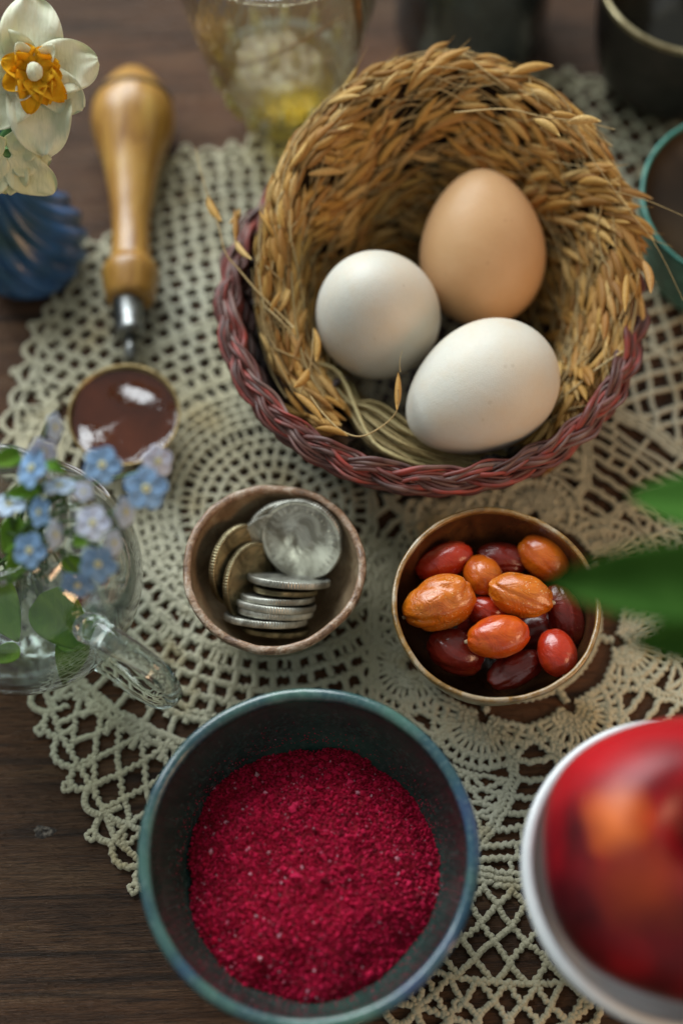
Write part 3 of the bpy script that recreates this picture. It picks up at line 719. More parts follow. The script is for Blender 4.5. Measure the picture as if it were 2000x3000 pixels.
coin(at(884, 1580, 2.95), VW*.88+UPV*-.36+RTV*-.30, cm1, 'large worn silver coin facing up on the right of the clay bowl', 1.0, .6)
coin(at(846, 1572, 2.45), VW*.80+UPV*-.52+RTV*.05, cm2, 'silver coin mostly hidden, its upper edge showing directly behind the large coin', 1.0)
coin(at(818, 1602, 2.15), VW*.80+UPV*-.50+RTV*.10, cm2, 'silver coin tucked lowest behind the large coin, only a thin edge arc showing', 1.0)
coin(at(702, 1655, 2.35), VW*.60+UPV*-.18+RTV*.78, cm3, 'silver coin leaning on the left wall of the clay bowl, reeded edge up', .98)
coin(at(738, 1706, 2.05), VW*.60+UPV*-.10+RTV*.78, cm3, 'brownish coin leaning inside the one on the left wall of the clay bowl', .95)
lab = ['topmost silver coin of the row standing on edge at the front of the clay bowl', 'small brownish coin just under the topmost of the row standing on edge', 'third coin down in the row standing on edge in the clay bowl', 'fourth coin down in the row standing on edge, bright reeded rim',
       'fifth coin down in the row standing on edge, almost hidden by its neighbours', 'lowest bright coin of the row standing on edge, reaching furthest left', 'dark coin in shadow at the very bottom of the clay bowl']
for i, (cx, cy, s_, zz, me) in enumerate(((840, 1716, .97, 3.45, cm2), (832, 1742, .74, 3.15, cm3), (808, 1766, .86, 3.15, cm2), (801, 1789, .94, 3.1, cm2), (800, 1808, .90, 2.95, cm2), (772, 1832, .97, 2.9, cm2), (800, 1862, .80, 2.2, cm3))):
    e_ = at(cx, cy, zz); nr = UPV*.992+VW*.10+RTV*.075+RTV*rng.normal(0, .012)
    c = e_-(VW-nr*VW.dot(nr)).normalized()*1.45*s_
    coin(c, nr, me, lab[i], s_, i*.7)

# ---------------------------------------------------------------- dates
def m_date(name, c1, c2, c3, spk=0.0, rough=.26):
    t = NT(name); n = t.noise(.55, 4, None, .55, .5); c = t.ramp(n, [(.30, c1), (.52, c2), (.75, c3)])
    sx = t.sep(); v = t.n('ShaderNodeTexVoronoi'); v.inputs['Scale'].default_value = 9; t.l(t.co, v.inputs['Vector'])
    pat = t.math('MULTIPLY', t.math('LESS_THAN', v.outputs['Distance'], .20), t.ramp(t.noise(1.1, 3), [(.60-.22*spk, (0, 0, 0)), (.70-.2*spk, (1, 1, 1))]))
    c = t.mix(t.math('MULTIPLY', pat, .6 if spk else .5), c, (.80, .58, .28))
    wr = t.noise(1.5, 4, (1, 1.3, 1), .6, 1.5)
    return t.bsdf(c, rough, [(wr, .11 if spk else .06), (t.noise(7, 3), .012)], Coat_Weight=.6, Coat_Roughness=.16, Subsurface_Weight=.08, Subsurface_Radius=(.01, .003, .001), Subsurface_Scale=.4)
MD = {'os': m_date('date_skin_speckled_orange', (.46, .085, .003), (.60, .155, .005), (.52, .18, .014), 1.0, .34), 'o': m_date('date_skin_orange', (.44, .055, .004), (.58, .13, .007), (.54, .18, .015)),
      'or': m_date('date_skin_orange_red', (.42, .020, .003), (.58, .09, .004), (.60, .16, .008)), 'r': m_date('date_skin_red', (.30, .010, .004), (.44, .030, .006), (.48, .07, .008)), 'd': m_date('date_skin_dark_red', (.11, .007, .004), (.20, .014, .007), (.28, .05, .010), 0, .3)}
MST = m_plain('date_stub', (.40, .30, .17), (.62, .52, .36), 6, .7, .02)
def date(cx, cy, z, ln, wd, ang, tilt, k, label, seed, stub=None, wr=.05):
    ln *= 1.06; wd *= 1.04; wr *= 1.35; c = at(cx, cy, z+.1); ax = (RTV*math.cos(ang)+UPV*math.sin(ang))*math.cos(tilt)+VW*math.sin(tilt); M3 = frame(ax, VW)
    def f(V):
        V = V.copy(); t_ = V[:, 2]; k_ = 1+.05*t_; V[:, :2] *= k_[:, None]
        w_ = wn(V*np.array((1, 1, .55)), 3.2, seed)*.5+wn(V*np.array((1.6, 1.6, .6)), 6.0, seed+5)*.3
        V = V*(1+wr*w_)[:, None]
        cr = np.maximum(0, 1-np.abs(wn(V*np.array((1, 1, .8)), 2.4, seed+9))*3.2); V = V*(1-wr*.7*cr)[:, None]
        e = np.exp(-((V[:, 0]**2+V[:, 1]**2)/.03)); V[:, 2] -= .10*e*np.sign(t_)*(np.abs(t_) > .5); return V
    mb = MB(); sph(mb, (0, 0, 0), (wd/2, wd/2, ln/2), 72, 52, M3, f)
    e = empty('date', c, label, 'date', 'dates in the glazed bowl'); mb.build('flesh', MD[k], e)
    if stub:
        p = np.array(ax)*(ln/2*stub-.06*stub); a = np.array(ax)*stub
        m2 = MB(); tube(m2, [p-a*.05, p+a*.05, p+a*.11], [.10, .075, .05], 8); m2.build('stub', MST, e)
date(1299, 1646, 3.05, 1.95, 1.15, R(24), R(5), 'r', 'bright red date against the back left wall of the glazed bowl', 1, wr=.04)
date(1468, 1640, 2.7, 1.75, 1.10, R(-8), R(0), 'd', 'dark red date at the back between the bright red one and the orange one', 2, .9, .07)
date(1592, 1634, 3.05, 1.85, 1.35, R(-38), R(10), 'o', 'smooth orange date at the back right of the glazed bowl beneath the green leaf', 3, None, .03)
date(1412, 1684, 3.2, 1.50, 1.22, R(-55), R(48), 'o', 'small round golden orange date in the middle of the back row', 4, None, .03)
date(1286, 1768, 3.75, 2.36, 1.68, R(22), R(8), 'os', 'largest date, golden orange and wrinkled with pale speckles, on the left of the bowl', 5, -1, .075)
date(1523, 1742, 3.85, 2.10, 1.36, R(-14), R(6), 'os', 'speckled orange date with a frosted left end lying in the centre right of the bowl', 6, 1, .07)
date(1420, 1790, 2.9, 1.3, 1.0, R(-5), R(10), 'r', 'little red date deep in the middle between three orange ones', 7, None, .04)
date(1458, 1865, 3.85, 1.98, 1.36, R(10), R(4), 'or', 'glossy orange-red date with a pale stub lying front and centre in the bowl', 8, -1, .035)
date(1652, 1800, 2.9, 2.1, 1.15, R(-72), R(4), 'd', 'dark red creased date upright against the right wall of the bowl', 9, None, .06)
date(1630, 1912, 3.6, 1.55, 1.22, R(-74), R(22), 'r', 'red tomato-like date showing its round scar at the front right rim', 10, .96, .02)
date(1334, 1908, 2.75, 1.9, 1.45, R(-28), R(5), 'd', 'dark red-brown date in shadow at the front left of the bowl', 11, None, .07)
date(1506, 1962, 2.75, 1.8, 1.15, R(28), R(6), 'd', 'wine red date with a shiny crease at the bottom front of the bowl', 12, None, .09)
for cx, cy, z, an, la in ((1560, 1850, 2.0, .3, 'hidden dark date in the lower layer under the centre of the bowl'), (1390, 1850, 1.9, 1.2, 'hidden dark date in the lower layer under the golden speckled one')):
    date(cx, cy, z, 1.9, 1.2, an, 0, 'd', la, 3)

# ---------------------------------------------------------------- white bowl with red fruit
mwh = m_plain('white_porcelain', (.66, .69, .70), (.72, .74, .74), 1, .25, .01, Coat_Weight=.4)
FB, fc_ = bowl('white_bowl', 'white porcelain bowl at the lower right holding the big red apple', 1985, 2548, 4.42, 6.4, mwh, mwh, mwh, .36, .5, None, .45, depth=1.2)
def m_apple():
    t = NT('red_apple_skin'); n = t.noise(.35, 4, None, .5, .4); c = t.ramp(n, [(.32, (.05, .002, .004)), (.48, (.18, .003, .007)), (.62, (.40, .005, .010))])
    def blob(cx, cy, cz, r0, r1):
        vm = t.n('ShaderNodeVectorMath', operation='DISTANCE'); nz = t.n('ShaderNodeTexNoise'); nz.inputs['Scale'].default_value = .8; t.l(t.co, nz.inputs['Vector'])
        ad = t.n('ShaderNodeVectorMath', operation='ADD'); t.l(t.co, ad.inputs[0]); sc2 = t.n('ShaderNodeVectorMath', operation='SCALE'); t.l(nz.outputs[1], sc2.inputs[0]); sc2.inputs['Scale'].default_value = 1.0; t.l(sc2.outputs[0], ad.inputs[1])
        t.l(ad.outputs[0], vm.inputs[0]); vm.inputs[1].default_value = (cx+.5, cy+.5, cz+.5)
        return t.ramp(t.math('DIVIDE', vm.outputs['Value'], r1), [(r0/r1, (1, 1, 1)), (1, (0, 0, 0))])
    c = t.mix(blob(-1.7, -1.2, 2.6, .2, 1.5), c, (.26, .028, .006)); c = t.mix(blob(-2.2, .55, 2.6, .05, 1.15), c, (.75, .15, .012)); c = t.mix(blob(-2.0, 2.2, 1.2, .8, 2.2), c, (.46, .006, .012))  # orange patch: part skin blush, part warm reflection painted into the colour
    return t.bsdf(c, .42, [(t.noise(1.2, 2), .01)], Coat_Weight=.1, Coat_Roughness=.3, Specular_IOR_Level=.3)
c = at(1992, 2512, 8.1); ap = empty('red_apple', c, 'shiny deep red apple with an orange patch sitting in the white bowl', 'apple')
def fa(V):
    V = V.copy(); r = np.hypot(V[:, 0], V[:, 1]); z = V[:, 2]; top = np.exp(-(r/.26)**2)*(z > 0); V[:, 2] -= .42*top; V[:, 2] -= .2*np.exp(-(r/.25)**2)*(z < 0)*-1
    a = np.arctan2(V[:, 1], V[:, 0]); k = 1+.02*np.cos(5*a)*(1-z**2)+.03*z; V[:, 0] *= k; V[:, 1] *= k; return V
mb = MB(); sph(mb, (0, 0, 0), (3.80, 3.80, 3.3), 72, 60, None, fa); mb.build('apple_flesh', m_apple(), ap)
mb = MB(); tube(mb, smooth_path([(0, 0, 1.6), (.03, .03, 1.9), (.1, .12, 2.25)], 10), np.linspace(.09, .13, 10), 8); mb.build('stem', m_plain('apple_stem', (.05, .03, .015), (.1, .06, .03), 5, .7), ap)

# ---------------------------------------------------------------- wooden handled spoon with melted wax
def path_lathe(mb, A, B, prof_, segs=40, M=None):
    A = np.array(A); B = np.array(B); d = B-A; ln = np.linalg.norm(d); F = frame(d/ln)
    lathe(mb, [(r, f*ln) for f, r in prof_], segs, c=A, M3=F, dense=0, cap0=True, cap1=True)
hA = at(392, 205, 1.55); hB = at(382, 885, 1.3)
spoon = empty('wax_spoon', at(380, 880, 0), 'melting spoon with a turned golden wooden handle lying on the doily', 'spoon')
so = np.array(spoon.location)/S
HA = np.array(hA)-so; HB = np.array(hB)-so
def dens(pr, n=60):
    pr = np.array(pr); x = np.linspace(pr[0, 0], pr[-1, 0], n); P = smooth_path(np.c_[pr, np.zeros(len(pr))], n)[:, :2]; return [tuple(p) for p in P]
hp = [(0, .02), (.012, .45), (.05, .92), (.10, 1.30), (.148, 1.56), (.2, 1.72), (.26, 1.70), (.33, 1.50), (.42, 1.20), (.52, .98), (.60, .86), (.66, .78), (.72, .75), (.78, .78), (.835, .84), (.86, 1.02), (.875, 1.12), (.90, 1.14), (.95, 1.04), (.99, .92), (1.0, .70)]
hs = 1/1.03
mh = NT('honey_boxwood'); nz = mh.noise(1, 5, (2.2, .28, 2.2), .6, .5); fz = mh.noise(1, 5, (14, .6, 14))
cz = mh.ramp(nz, [(.3, (.24, .10, .015)), (.52, (.42, .21, .035)), (.75, (.54, .32, .07))]); cz = mh.mix(mh.math('MULTIPLY', fz, .4), cz, (.20, .085, .02))
MH = mh.bsdf(cz, .36, [(fz, .01)], Coat_Weight=.25, Coat_Roughness=.25)
mb = MB(); path_lathe(mb, HA, HB, dens([(f, r*hs) for f, r in hp], 90), 56); mb.build('handle', MH, spoon)
mg = m_plain('groove_burn', (.05, .03, .012), (.10, .06, .02), 6, .7)
mb = MB(); path_lathe(mb, HA, HB, [(.142, 1.42*hs), (.150, (1.575)*hs+.09), (.162, 1.60*hs+.09), (.170, 1.50*hs)], 56); mb.build('groove', mg, spoon)
msl = m_plain('steel', (.16, .16, .15), (.30, .31, .31), 3, .34, .005, Metallic=1.0)
mbr = m_plain('aged_brass', (.20, .14, .06), (.38, .28, .13), 2, .35, .01, Metallic=.9)
fA = np.array(at(375, 872, 1.3))-so; fB = np.array(at(382, 985, 1.25))-so; fC = np.array(at(382, 1060, 1.2))-so
mb = MB(); path_lathe(mb, fA, fB, [(0, .62), (.1, .60), (.8, .55), (.86, .58), (.95, .57), (1, .3)], 32); mb.build('ferrule', msl, spoon)
mb = MB(); path_lathe(mb, fB, fC, [(0, .24), (1, .22)], 20); mb.build('neck', msl, spoon)
sp = at(366, 1220, 1.55); spc = np.array(sp)-so
tiltM = frame((.02, -.06, 1))
mb = MB(); lathe(mb, [(.0, -1.25), (.6, -1.2), (1.3, -.85), (1.85, -.2), (2.02, .12), (2.05, .2), (1.98, .2), (1.92, .1), (1.76, -.2), (1.25, -.75), (.6, -1.1), (0, -1.13)], 64, c=spc, M3=tiltM, cap0=False, cap1=False); mb.build('spoon_cup', mbr, spoon)
wt = NT('melted_wax'); nw = wt.noise(.45, 3)
MW = wt.bsdf(wt.ramp(nw, [(.3, (.035, .008, .004)), (.7, (.09, .021, .008))]), .07, [(wt.noise(.8, 3), .09), (wt.noise(2.5, 2), .012)], Coat_Weight=.6, Coat_Roughness=.03)
mb = MB(); nR_, nA_ = 24, 64; V = []
for i in range(nR_):
    r = 1.93*i/(nR_-1)+.001
    for j in range(nA_):
        a = TAU*j/nA_; x_, y_ = r*math.cos(a), r*math.sin(a); V.append((x_, y_, -.02+.10*(r/1.93)**6+.05*math.sin(1.7*x_+.6)*math.cos(1.4*y_)+.03*math.sin(3.1*y_+x_)))
mb.add(np.array(V) @ tiltM.T, grid_faces(nR_, nA_, False, True)[:, ::-1][:, ::-1]); o = mb.build('melted_wax', MW, None, True, sp); props(o, 'glossy red-brown melted wax filling the cup of the spoon', 'wax')

# ---------------------------------------------------------------- blue vase and daffodils
mv = NT('blue_fluted_glass'); nv_ = mv.noise(.35, 3); 
MV = mv.bsdf(mv.ramp(nv_, [(.3, (.012, .045, .055)), (.5, (.016, .075, .19)), (.7, (.04, .13, .34))]), .42, [(mv.noise(1.5, 3), .02)], Coat_Weight=.45, Coat_Roughness=.18, Specular_IOR_Level=.3)
vb = at(100, 775, 0); vase = empty('blue_vase', (vb.x, vb.y, 0), 'small blue fluted glass vase standing on the table at the left edge', 'vase')
def vw(r, z, a):
    tw = a+z*.34; k = np.clip((z-.2)/1.0, 0, 1)*np.clip((9-z)/2, .3, 1); return r*(1+.13*k*np.abs(np.sin(tw*7))*1.2), z
pv = [(1.3, .02), (1.8, .25), (2.04, 1.0), (2.08, 1.7), (1.9, 2.7), (1.4, 3.8), (.85, 5.0), (.62, 6.2), (.68, 7.0), (1.05, 7.6), (1.25, 7.8)]
mb = MB(); lathe(mb, pv, 160, wob=vw, dense=60, cap0=True, cap1=False); lathe(mb, [(1.22, 7.8), (.98, 7.55), (.5, 6.9), (.4, 6.2), (.4, 5.6)], 80, cap0=False, cap1=True); mb.build('vase_body', MV, vase)
def m_petal(name, c1, c2, tr=.35):
    t = NT(name); n = t.noise(1.0, 4, None, .5, .6); v = t.noise(1, 3, (9, 1.2, 3)); c = t.ramp(n, [(.35, c1), (.65, c2)]); c = t.mix(t.math('MULTIPLY', v, .18), c, tuple(x*.7 for x in c1))
    m_ = t.bsdf(c, .85, [(v, .05), (n, .06)], Specular_IOR_Level=.08)
    tl = t.n('ShaderNodeBsdfTranslucent'); t.l(c, tl.inputs[0]); mx = t.n('ShaderNodeMixShader'); mx.inputs[0].default_value = tr
    t.l(t.b.outputs[0], mx.inputs[1]); t.l(tl.outputs[0], mx.inputs[2]); t.l(mx.outputs[0], t.out.inputs[0]); return m_
MPw = m_petal('daffodil_petal', (.78, .80, .58), (.90, .89, .72), .3); MPy = m_petal('daffodil_petal_cream', (.74, .74, .46), (.85, .83, .58), .2); MPo = m_petal('daffodil_orange', (.86, .44, .012), (.95, .64, .05), .45)
def leaf_geo(L, Wd, cup=.15, bend=.2, ruf=.0, seed=0, nu=14, nv=10, tip=.5, base=.25, th=.02, fold=.0, rnd=False):
    # a blade along +x with real thickness: top and bottom sheet joined at the edge
    u = np.linspace(0, 1, nu); v = np.linspace(-1, 1, nv)
    wprof = np.sin(PI*np.clip(u, 0, 1)**(.5+.5*tip))**.75*(1-base)+base*np.clip(1-u*1.0, 0, 1)*1.0; wprof[-1] = .02
    if rnd: wprof = np.sqrt(np.clip(1-np.abs(2*u**.62-1)**2.5, 0, 1))*(1-base*(1-u)**2); wprof[0] = .25; wprof[-1] = .16; wprof = np.maximum(wprof, .16)
    U, Vv = np.meshgrid(u, v, indexing='ij'); X = U*L; Y = Vv*(wprof[:, None])*Wd/2
    Z = cup*Wd*(Vv**2-.3)*np.sin(PI*U)+bend*L*(U**2)*-1+ruf*np.sin(Vv*4+seed)*np.sin(U*7+seed)*Wd*.2*np.abs(Vv)+fold*Wd*np.abs(Vv)
    top = np.stack([X, Y, Z], 2).reshape(-1, 3); bot = top-np.array((0, 0, th)); n = len(top)
    Q = grid_faces(nu, nv); Qb = Q[:, ::-1]+n; rimq = []
    for i in range(nu-1):
        a, b = i*nv, (i+1)*nv; rimq += [(a, a+n, b+n, b)]; a2, b2 = a+nv-1, b+nv-1; rimq += [(a2, b2, b2+n, a2+n)]
    for j in range(nv-1): rimq += [(j, j+1, j+1+n, j+n)]; k = (nu-1)*nv; rimq += [(k+j, k+j+n, k+j+1+n, k+j+1)]
    return np.vstack([top, bot]), np.vstack([Q, Qb, rimq])
def place_leaf(name, mat, parent, origin, dirv, nrm, geo):
    x = np.array(dirv, float); x /= np.linalg.norm(x); z = np.array(nrm, float); z -= x*np.dot(x, z); z /= np.linalg.norm(z); y = np.cross(z, x)
    V, Q = geo; return MB().add(V @ np.stack([x, y, z], 1).T+np.array(origin), Q).build(name, mat, parent)
rt, up, vw_ = np.array(RTV), np.array(UPV), np.array(VW)
def daffodil(px, py, z, size, nrm, label, petals, inner=True, pm=None, orange=True):
    c = at(px, py, z); e = empty('daffodil', c, label, 'flower', 'daffodils in the blue vase'); nz_ = np.array(nrm); nz_ /= np.linalg.norm(nz_)
    for i, (ang, l, wd, lift, sd) in enumerate(petals):
        d = rt*math.cos(R(ang))+up*math.sin(R(ang)); d -= nz_*np.dot(d, nz_); d /= np.linalg.norm(d)
        place_leaf('petal', pm or MPw, e, d*.12+nz_*lift, d+nz_*.10, nz_, leaf_geo(l*size, wd*size, .12, .10, .75, sd, 30, 20, .15, .1, .012, rnd=True))
    if inner:
        for i in (1, 3, 6):
            a = TAU*i/9+.3*math.sin(i*2.1); d = rt*math.cos(a)+up*math.sin(a); d -= nz_*np.dot(d, nz_)
            place_leaf('inner_petal', MPw, e, d*.15+nz_*.22, d+nz_*.55, nz_, leaf_geo(.95*size*.9, .6*size, .3, .1, .5, i, 12, 8, .2, .1, .02, rnd=True))
        if orange:
            for i, (a, l) in enumerate(((60, .85), (160, 1.02), (205, 1.05), (115, .9), (262, 1.25), (292, 1.0), (318, 1.2), (350, .8), (20, .75), (240, .8))):
                a = R(a); d = rt*math.cos(a)+up*math.sin(a); d -= nz_*np.dot(d, nz_)
                place_leaf('corona_frill', MPo, e, d*.10+nz_*(.40+.01*i), d+nz_*.28, nz_, leaf_geo(l*.92, .80, .30, .25, .8, i*1.3, 18, 14, .1, -.3, .03, rnd=True))
            mb = MB(); sph(mb, nz_*.62, (.26, .30, .26), 16, 12, frame(nz_), lambda V: V*(1+.08*np.sin(V[:, :1]*9))); mb.build('white_centre', MPw, e)
    st = np.array((vb.x, vb.y, 7.0))-np.array(c)
    mb = MB(); tube(mb, smooth_path([nz_*-.05, nz_*-1.2+np.array((0, .2, -.3)), st], 12), .16, 8); mb.build('stem', m_plain('daffodil_stem', (.05, .13, .03), (.09, .2, .05), 3, .5), e)
    return e
daffodil(22, 452, 10.2, .95, vw_*.75-up*.55+rt*.1, 'lower daffodil hanging behind the first, cream petals over the vase neck', [(-90, 1.35, 1.5, .0, 1), (-50, 1.9, 1.5, .02, 2), (-10, 1.35, 1.4, -.02, 3), (-130, 1.7, 1.5, .03, 4), (40, 1.3, 1.2, 0, 5), (150, 1.5, 1.4, .02, 6)], False, MPy)
daffodil(106, 218, 12.0, 1.08, vw_*.95+up*-.15+rt*.12, 'white daffodil with frilled orange centre facing up at the top left', [(95, 2.15, 1.9, -.05, 1), (14, 1.75, 1.65, .05, 2), (-36, 1.55, 1.25, .12, 3), (-84, 2.2, 2.0, -.02, 4), (-142, 2.1, 1.8, .04, 5), (160, 2.1, 1.9, .0, 6)], True)

# ---------------------------------------------------------------- glass jug with forget-me-nots
gj = at(62, 1683, 3.9); GX, GY = gj.x, gj.y; RJ = 3.98
MG = m_thin('clear_blown_glass', (.99, 1.0, .99), (.86, .90, .89), 1.55, .05, .5, pw=2.0); MGr = m_glass('solid_clear_glass', (.93, .98, .96), .02); MWt = m_thin('still_water', (.93, .96, .95), (.75, .82, .82), 1.33, .02, .5)
jug = empty('glass_jug', (GX, GY, 0), 'round clear glass jug with a looped handle at the left edge holding flowers', 'jug')
th_ = np.linspace(R(-68), R(58), 40)
body = [(RJ*math.cos(t), 3.9+RJ*.97*math.sin(t)) for t in th_]
neck = [(body[-1][0]-.02, body[-1][1]+.12), (1.98, 7.75), (1.98, 8.1), (2.14, 8.45), (2.3, 8.6)]
mb = MB(); lathe(mb, body+neck, 96, cap0=True, cap1=False); mb.build('outer_glass', MG, jug)
th2 = np.linspace(R(-66), R(56), 40); body2 = [((RJ-.16)*math.cos(t), 3.95+(RJ-.16)*.96*math.sin(t)) for t in th2]
mb = MB(); lathe(mb, (body2+[(1.82, 7.8), (1.82, 8.15), (2.0, 8.5)])[::-1], 96, cap0=False, cap1=True); mb.build('inner_glass', MG, jug)
a = np.arange(96)/96*TAU; mb = MB(); tube(mb, np.stack([2.17*np.cos(a), 2.17*np.sin(a), 8.6+0*a], 1), .20, 10, closed=True); mb.build('lip', MGr, jug)
a = np.arange(96)/96*TAU; mb = MB(); tube(mb, np.stack([1.9*np.cos(a), 1.9*np.sin(a), .24+0*a], 1), .2, 10, closed=True); mb.build('base_ring', MGr, jug)
def jl(px, py, z): v = at(px, py, z); return np.array((v.x-GX, v.y-GY, v.z))
hpth = smooth_path([jl(262, 1838, 5.9), jl(330, 1878, 6.1), jl(415, 1932, 5.9), jl(482, 1985, 5.2), jl(505, 2035, 4.0), jl(468, 2048, 2.9), jl(405, 2012, 2.2), jl(345, 1960, 1.9), jl(290, 1925, 1.9)], 44)
mb = MB(); tube(mb, hpth, .38+.07*np.cos(np.linspace(0, TAU, 44)), 16); mb.build('handle', MGr, jug)
mb = MB(); sph(mb, jl(270, 1842, 5.85), (.62, .5, .62), 16, 12); mb.build('handle_root', MGr, jug)
# water
wl = 2.9; mb = MB(); tw = np.linspace(R(-64), math.asin((wl-3.95)/((RJ-.2)*.96)), 20)
pw = [((RJ-.2)*math.cos(t), 3.95+(RJ-.2)*.96*math.sin(t)) for t in tw]+[(pww, wl) for pww in (3.0, 1.5, .01)]
lathe(mb, pw, 72, cap0=True, cap1=False); o = mb.build('water', MWt, None, True, (GX, GY, 0)); props(o, 'clear shallow water at the bottom of the round glass jug', 'water')
MF = {'b': m_petal('forget_me_not_blue', (.24, .40, .64), (.36, .54, .76), .25), 'p': m_petal('forget_me_not_pale', (.50, .62, .78), (.64, .74, .84), .25), 'w': m_petal('forget_me_not_lilac', (.60, .66, .84), (.76, .79, .88), .25)}
MY = m_plain('flower_eye', (.55, .50, .18), (.75, .72, .45), 5, .6); ML = m_petal('fresh_leaf', (.15, .33, .04), (.26, .46, .07), .35); MS = m_plain('green_stem', (.035, .085, .02), (.07, .14, .03), 4, .6)
heart = np.array(at(62, 1690, 3.0))
fm = 0
def forget(px, py, z, s, k, nrm, label, mid=None):
    s *= .86
    c = at(px, py, z); e = empty('forget_me_not', c, label, 'flower', 'forget-me-nots in the glass jug'); n_ = np.array(nrm, float); n_ /= np.linalg.norm(n_); F = frame(n_)
    off = rng.uniform(0, 1)
    for i in range(5):
        a = TAU*(i+off)/5; d = F @ np.array((math.cos(a), math.sin(a), 0)); place_leaf('petal', MF[k], e, d*.06*s, d+n_*.12, n_, leaf_geo(.50*s, .56*s, .1, .08, .2, i, 12, 8, -.2, .2, .02, rnd=True))
    mb = MB(); a = np.arange(12)/12*TAU; tube(mb, (np.stack([.075*s*np.cos(a), .075*s*np.sin(a), 0*a+.05], 1)) @ F.T, .04*s, 6, closed=True); mb.build('eye', MY, e)
    m_ = (np.array(at(85, 1560, 8.6))+rng.normal(0, .45, 3)*np.array((1, 1, .2)))-np.array(c); h = heart+np.array((rng.normal(0, .7), rng.normal(0, .7), -1.2))-np.array(c)
    mb = MB(); tube(mb, smooth_path([n_*0, n_*-.4+np.array((0, 0, -.35)), m_, h], 18), np.linspace(.03, .06, 18), 6); mb.build('stem', MS, e)
V1, V2, V3 = vw_+up*.1, vw_*.6+up*.7, vw_*.5+rt*.8
fl = [(96, 1372, 11.6, 1.25, 'b', vw_*.6-rt*.5+up*.2, 'mid-blue forget-me-not, topmost large bloom on the left above the jug'), (300, 1362, 11.8, 1.15, 'b', V1, 'bright blue forget-me-not just under the wax spoon cup'),
      (428, 1432, 11.6, 1.30, 'b', V1+rt*.2, 'sky blue forget-me-not furthest right, open flat with a yellow eye'), (462, 1352, 11.2, 1.0, 'w', vw_+rt*.6, 'pale white forget-me-not above the sky blue one furthest right'),
      (366, 1500, 10.8, .95, 'p', vw_*.5+rt*.9, 'pale blue forget-me-not seen side-on at the right edge of the spray'), (272, 1532, 11.2, 1.05, 'w', V1, 'pinkish white forget-me-not in the middle of the spray'),
      (160, 1252, 12.0, .9, 'p', vw_*.3+rt*.9, 'small pale forget-me-not at the very top seen from the side'), (128, 1318, 11.8, .85, 'w', vw_*.7-up*.5, 'lilac forget-me-not bud cluster beside the mid-blue bloom'),
      (175, 1425, 11.2, 1.0, 'p', V2*1-vw_*.2, 'pale blue forget-me-not turned up behind the jug lip'), (28, 1478, 10.8, 1.05, 'p', V2, 'pale forget-me-not at the left picture edge'),
      (88, 1612, 10.4, 1.10, 'b', vw_-rt*.3, 'deep blue forget-me-not over the mouth of the jug'), (160, 1566, 11.0, .9, 'p', vw_*.3+rt*.8, 'narrow pale blue forget-me-not seen edge-on above the jug mouth'),
      (288, 1652, 10.4, 1.15, 'b', vw_+up*-.2, 'blue forget-me-not lying over the right shoulder of the jug'), (228, 1712, 9.8, 1.05, 'b', vw_*.8-up*.7, 'lowest blue forget-me-not hanging over the jug lip'),
      (246, 1440, 11.4, .6, 'w', V1, 'tiny lilac forget-me-not between the bigger blooms'), (118, 1500, 11.0, .95, 'b', vw_*.5-rt*.4, 'blue forget-me-not half closed near the centre of the mouth'),
      (332, 1590, 10.5, .8, 'p', V3, 'pale blue forget-me-not behind the pinkish white one')]
for f in fl: forget(*f)
mst = empty('leafy_plant', (GX, GY, 2), 'green leafy stems standing in the glass jug with leaves pressed to the glass', 'plant')
so2 = np.array((GX, GY, 2))
def jleaf(px, py, z, px2, py2, z2, wd, seed, nr=None):
    a = np.array(at(px, py, z)); b = np.array(at(px2, py2, z2)); d = b-a; ln = np.linalg.norm(d)
    place_leaf('leaf', ML, mst, a-so2, d, nr if nr is not None else vw_, leaf_geo(ln, wd, .12, .04, .25, seed, 18, 12, .25, .12, .03, .10))
jleaf(120, 1740, 5.4, 262, 1905, 4.2, 1.75, 1); jleaf(-40, 1690, 5.4, 55, 1880, 4.3, 1.5, 2); jleaf(232, 1850, 3.2, 185, 2000, 1.6, 1.15, 3); jleaf(170, 1870, 3.4, 260, 1890, 3.2, .8, 4)
jleaf(60, 1900, 3.0, -40, 1935, 2.8, .7, 5); jleaf(60, 1330, 11.0, -30, 1360, 11.2, .6, 6); jleaf(140, 1350, 11.2, 190, 1385, 11.5, .4, 7); jleaf(120, 1430, 10.8, 10, 1450, 11, .5, 8); jleaf(215, 1580, 10.4, 262, 1592, 10.6, .4, 9)
jleaf(100, 1580, 8.8, 20, 1700, 8.4, .9, 10); jleaf(180, 1640, 9.0, 300, 1690, 8.8, .5, 11); jleaf(60, 1520, 9.5, 10, 1620, 9, .8, 12); jleaf(220, 1560, 9.6, 330, 1530, 9.6, .5, 13)
for i in range(7):
    o1 = rng.normal(0, .5, 2); a = np.array((heart[0]+o1[0], heart[1]+o1[1], 1.2)); b = np.array(at(85, 1570, 8.5))+np.array((*rng.normal(0, .5, 2), 0)); c_ = np.array(at(150+rng.normal(0, 60), 1450+rng.normal(0, 50), 11))
    mb = MB(); tube(mb, smooth_path([a-so2, (a+b)/2-so2+np.array((*rng.normal(0, .4, 2), 0)), b-so2, c_-so2], 20), .07, 6); mb.build('stem', MS, mst)

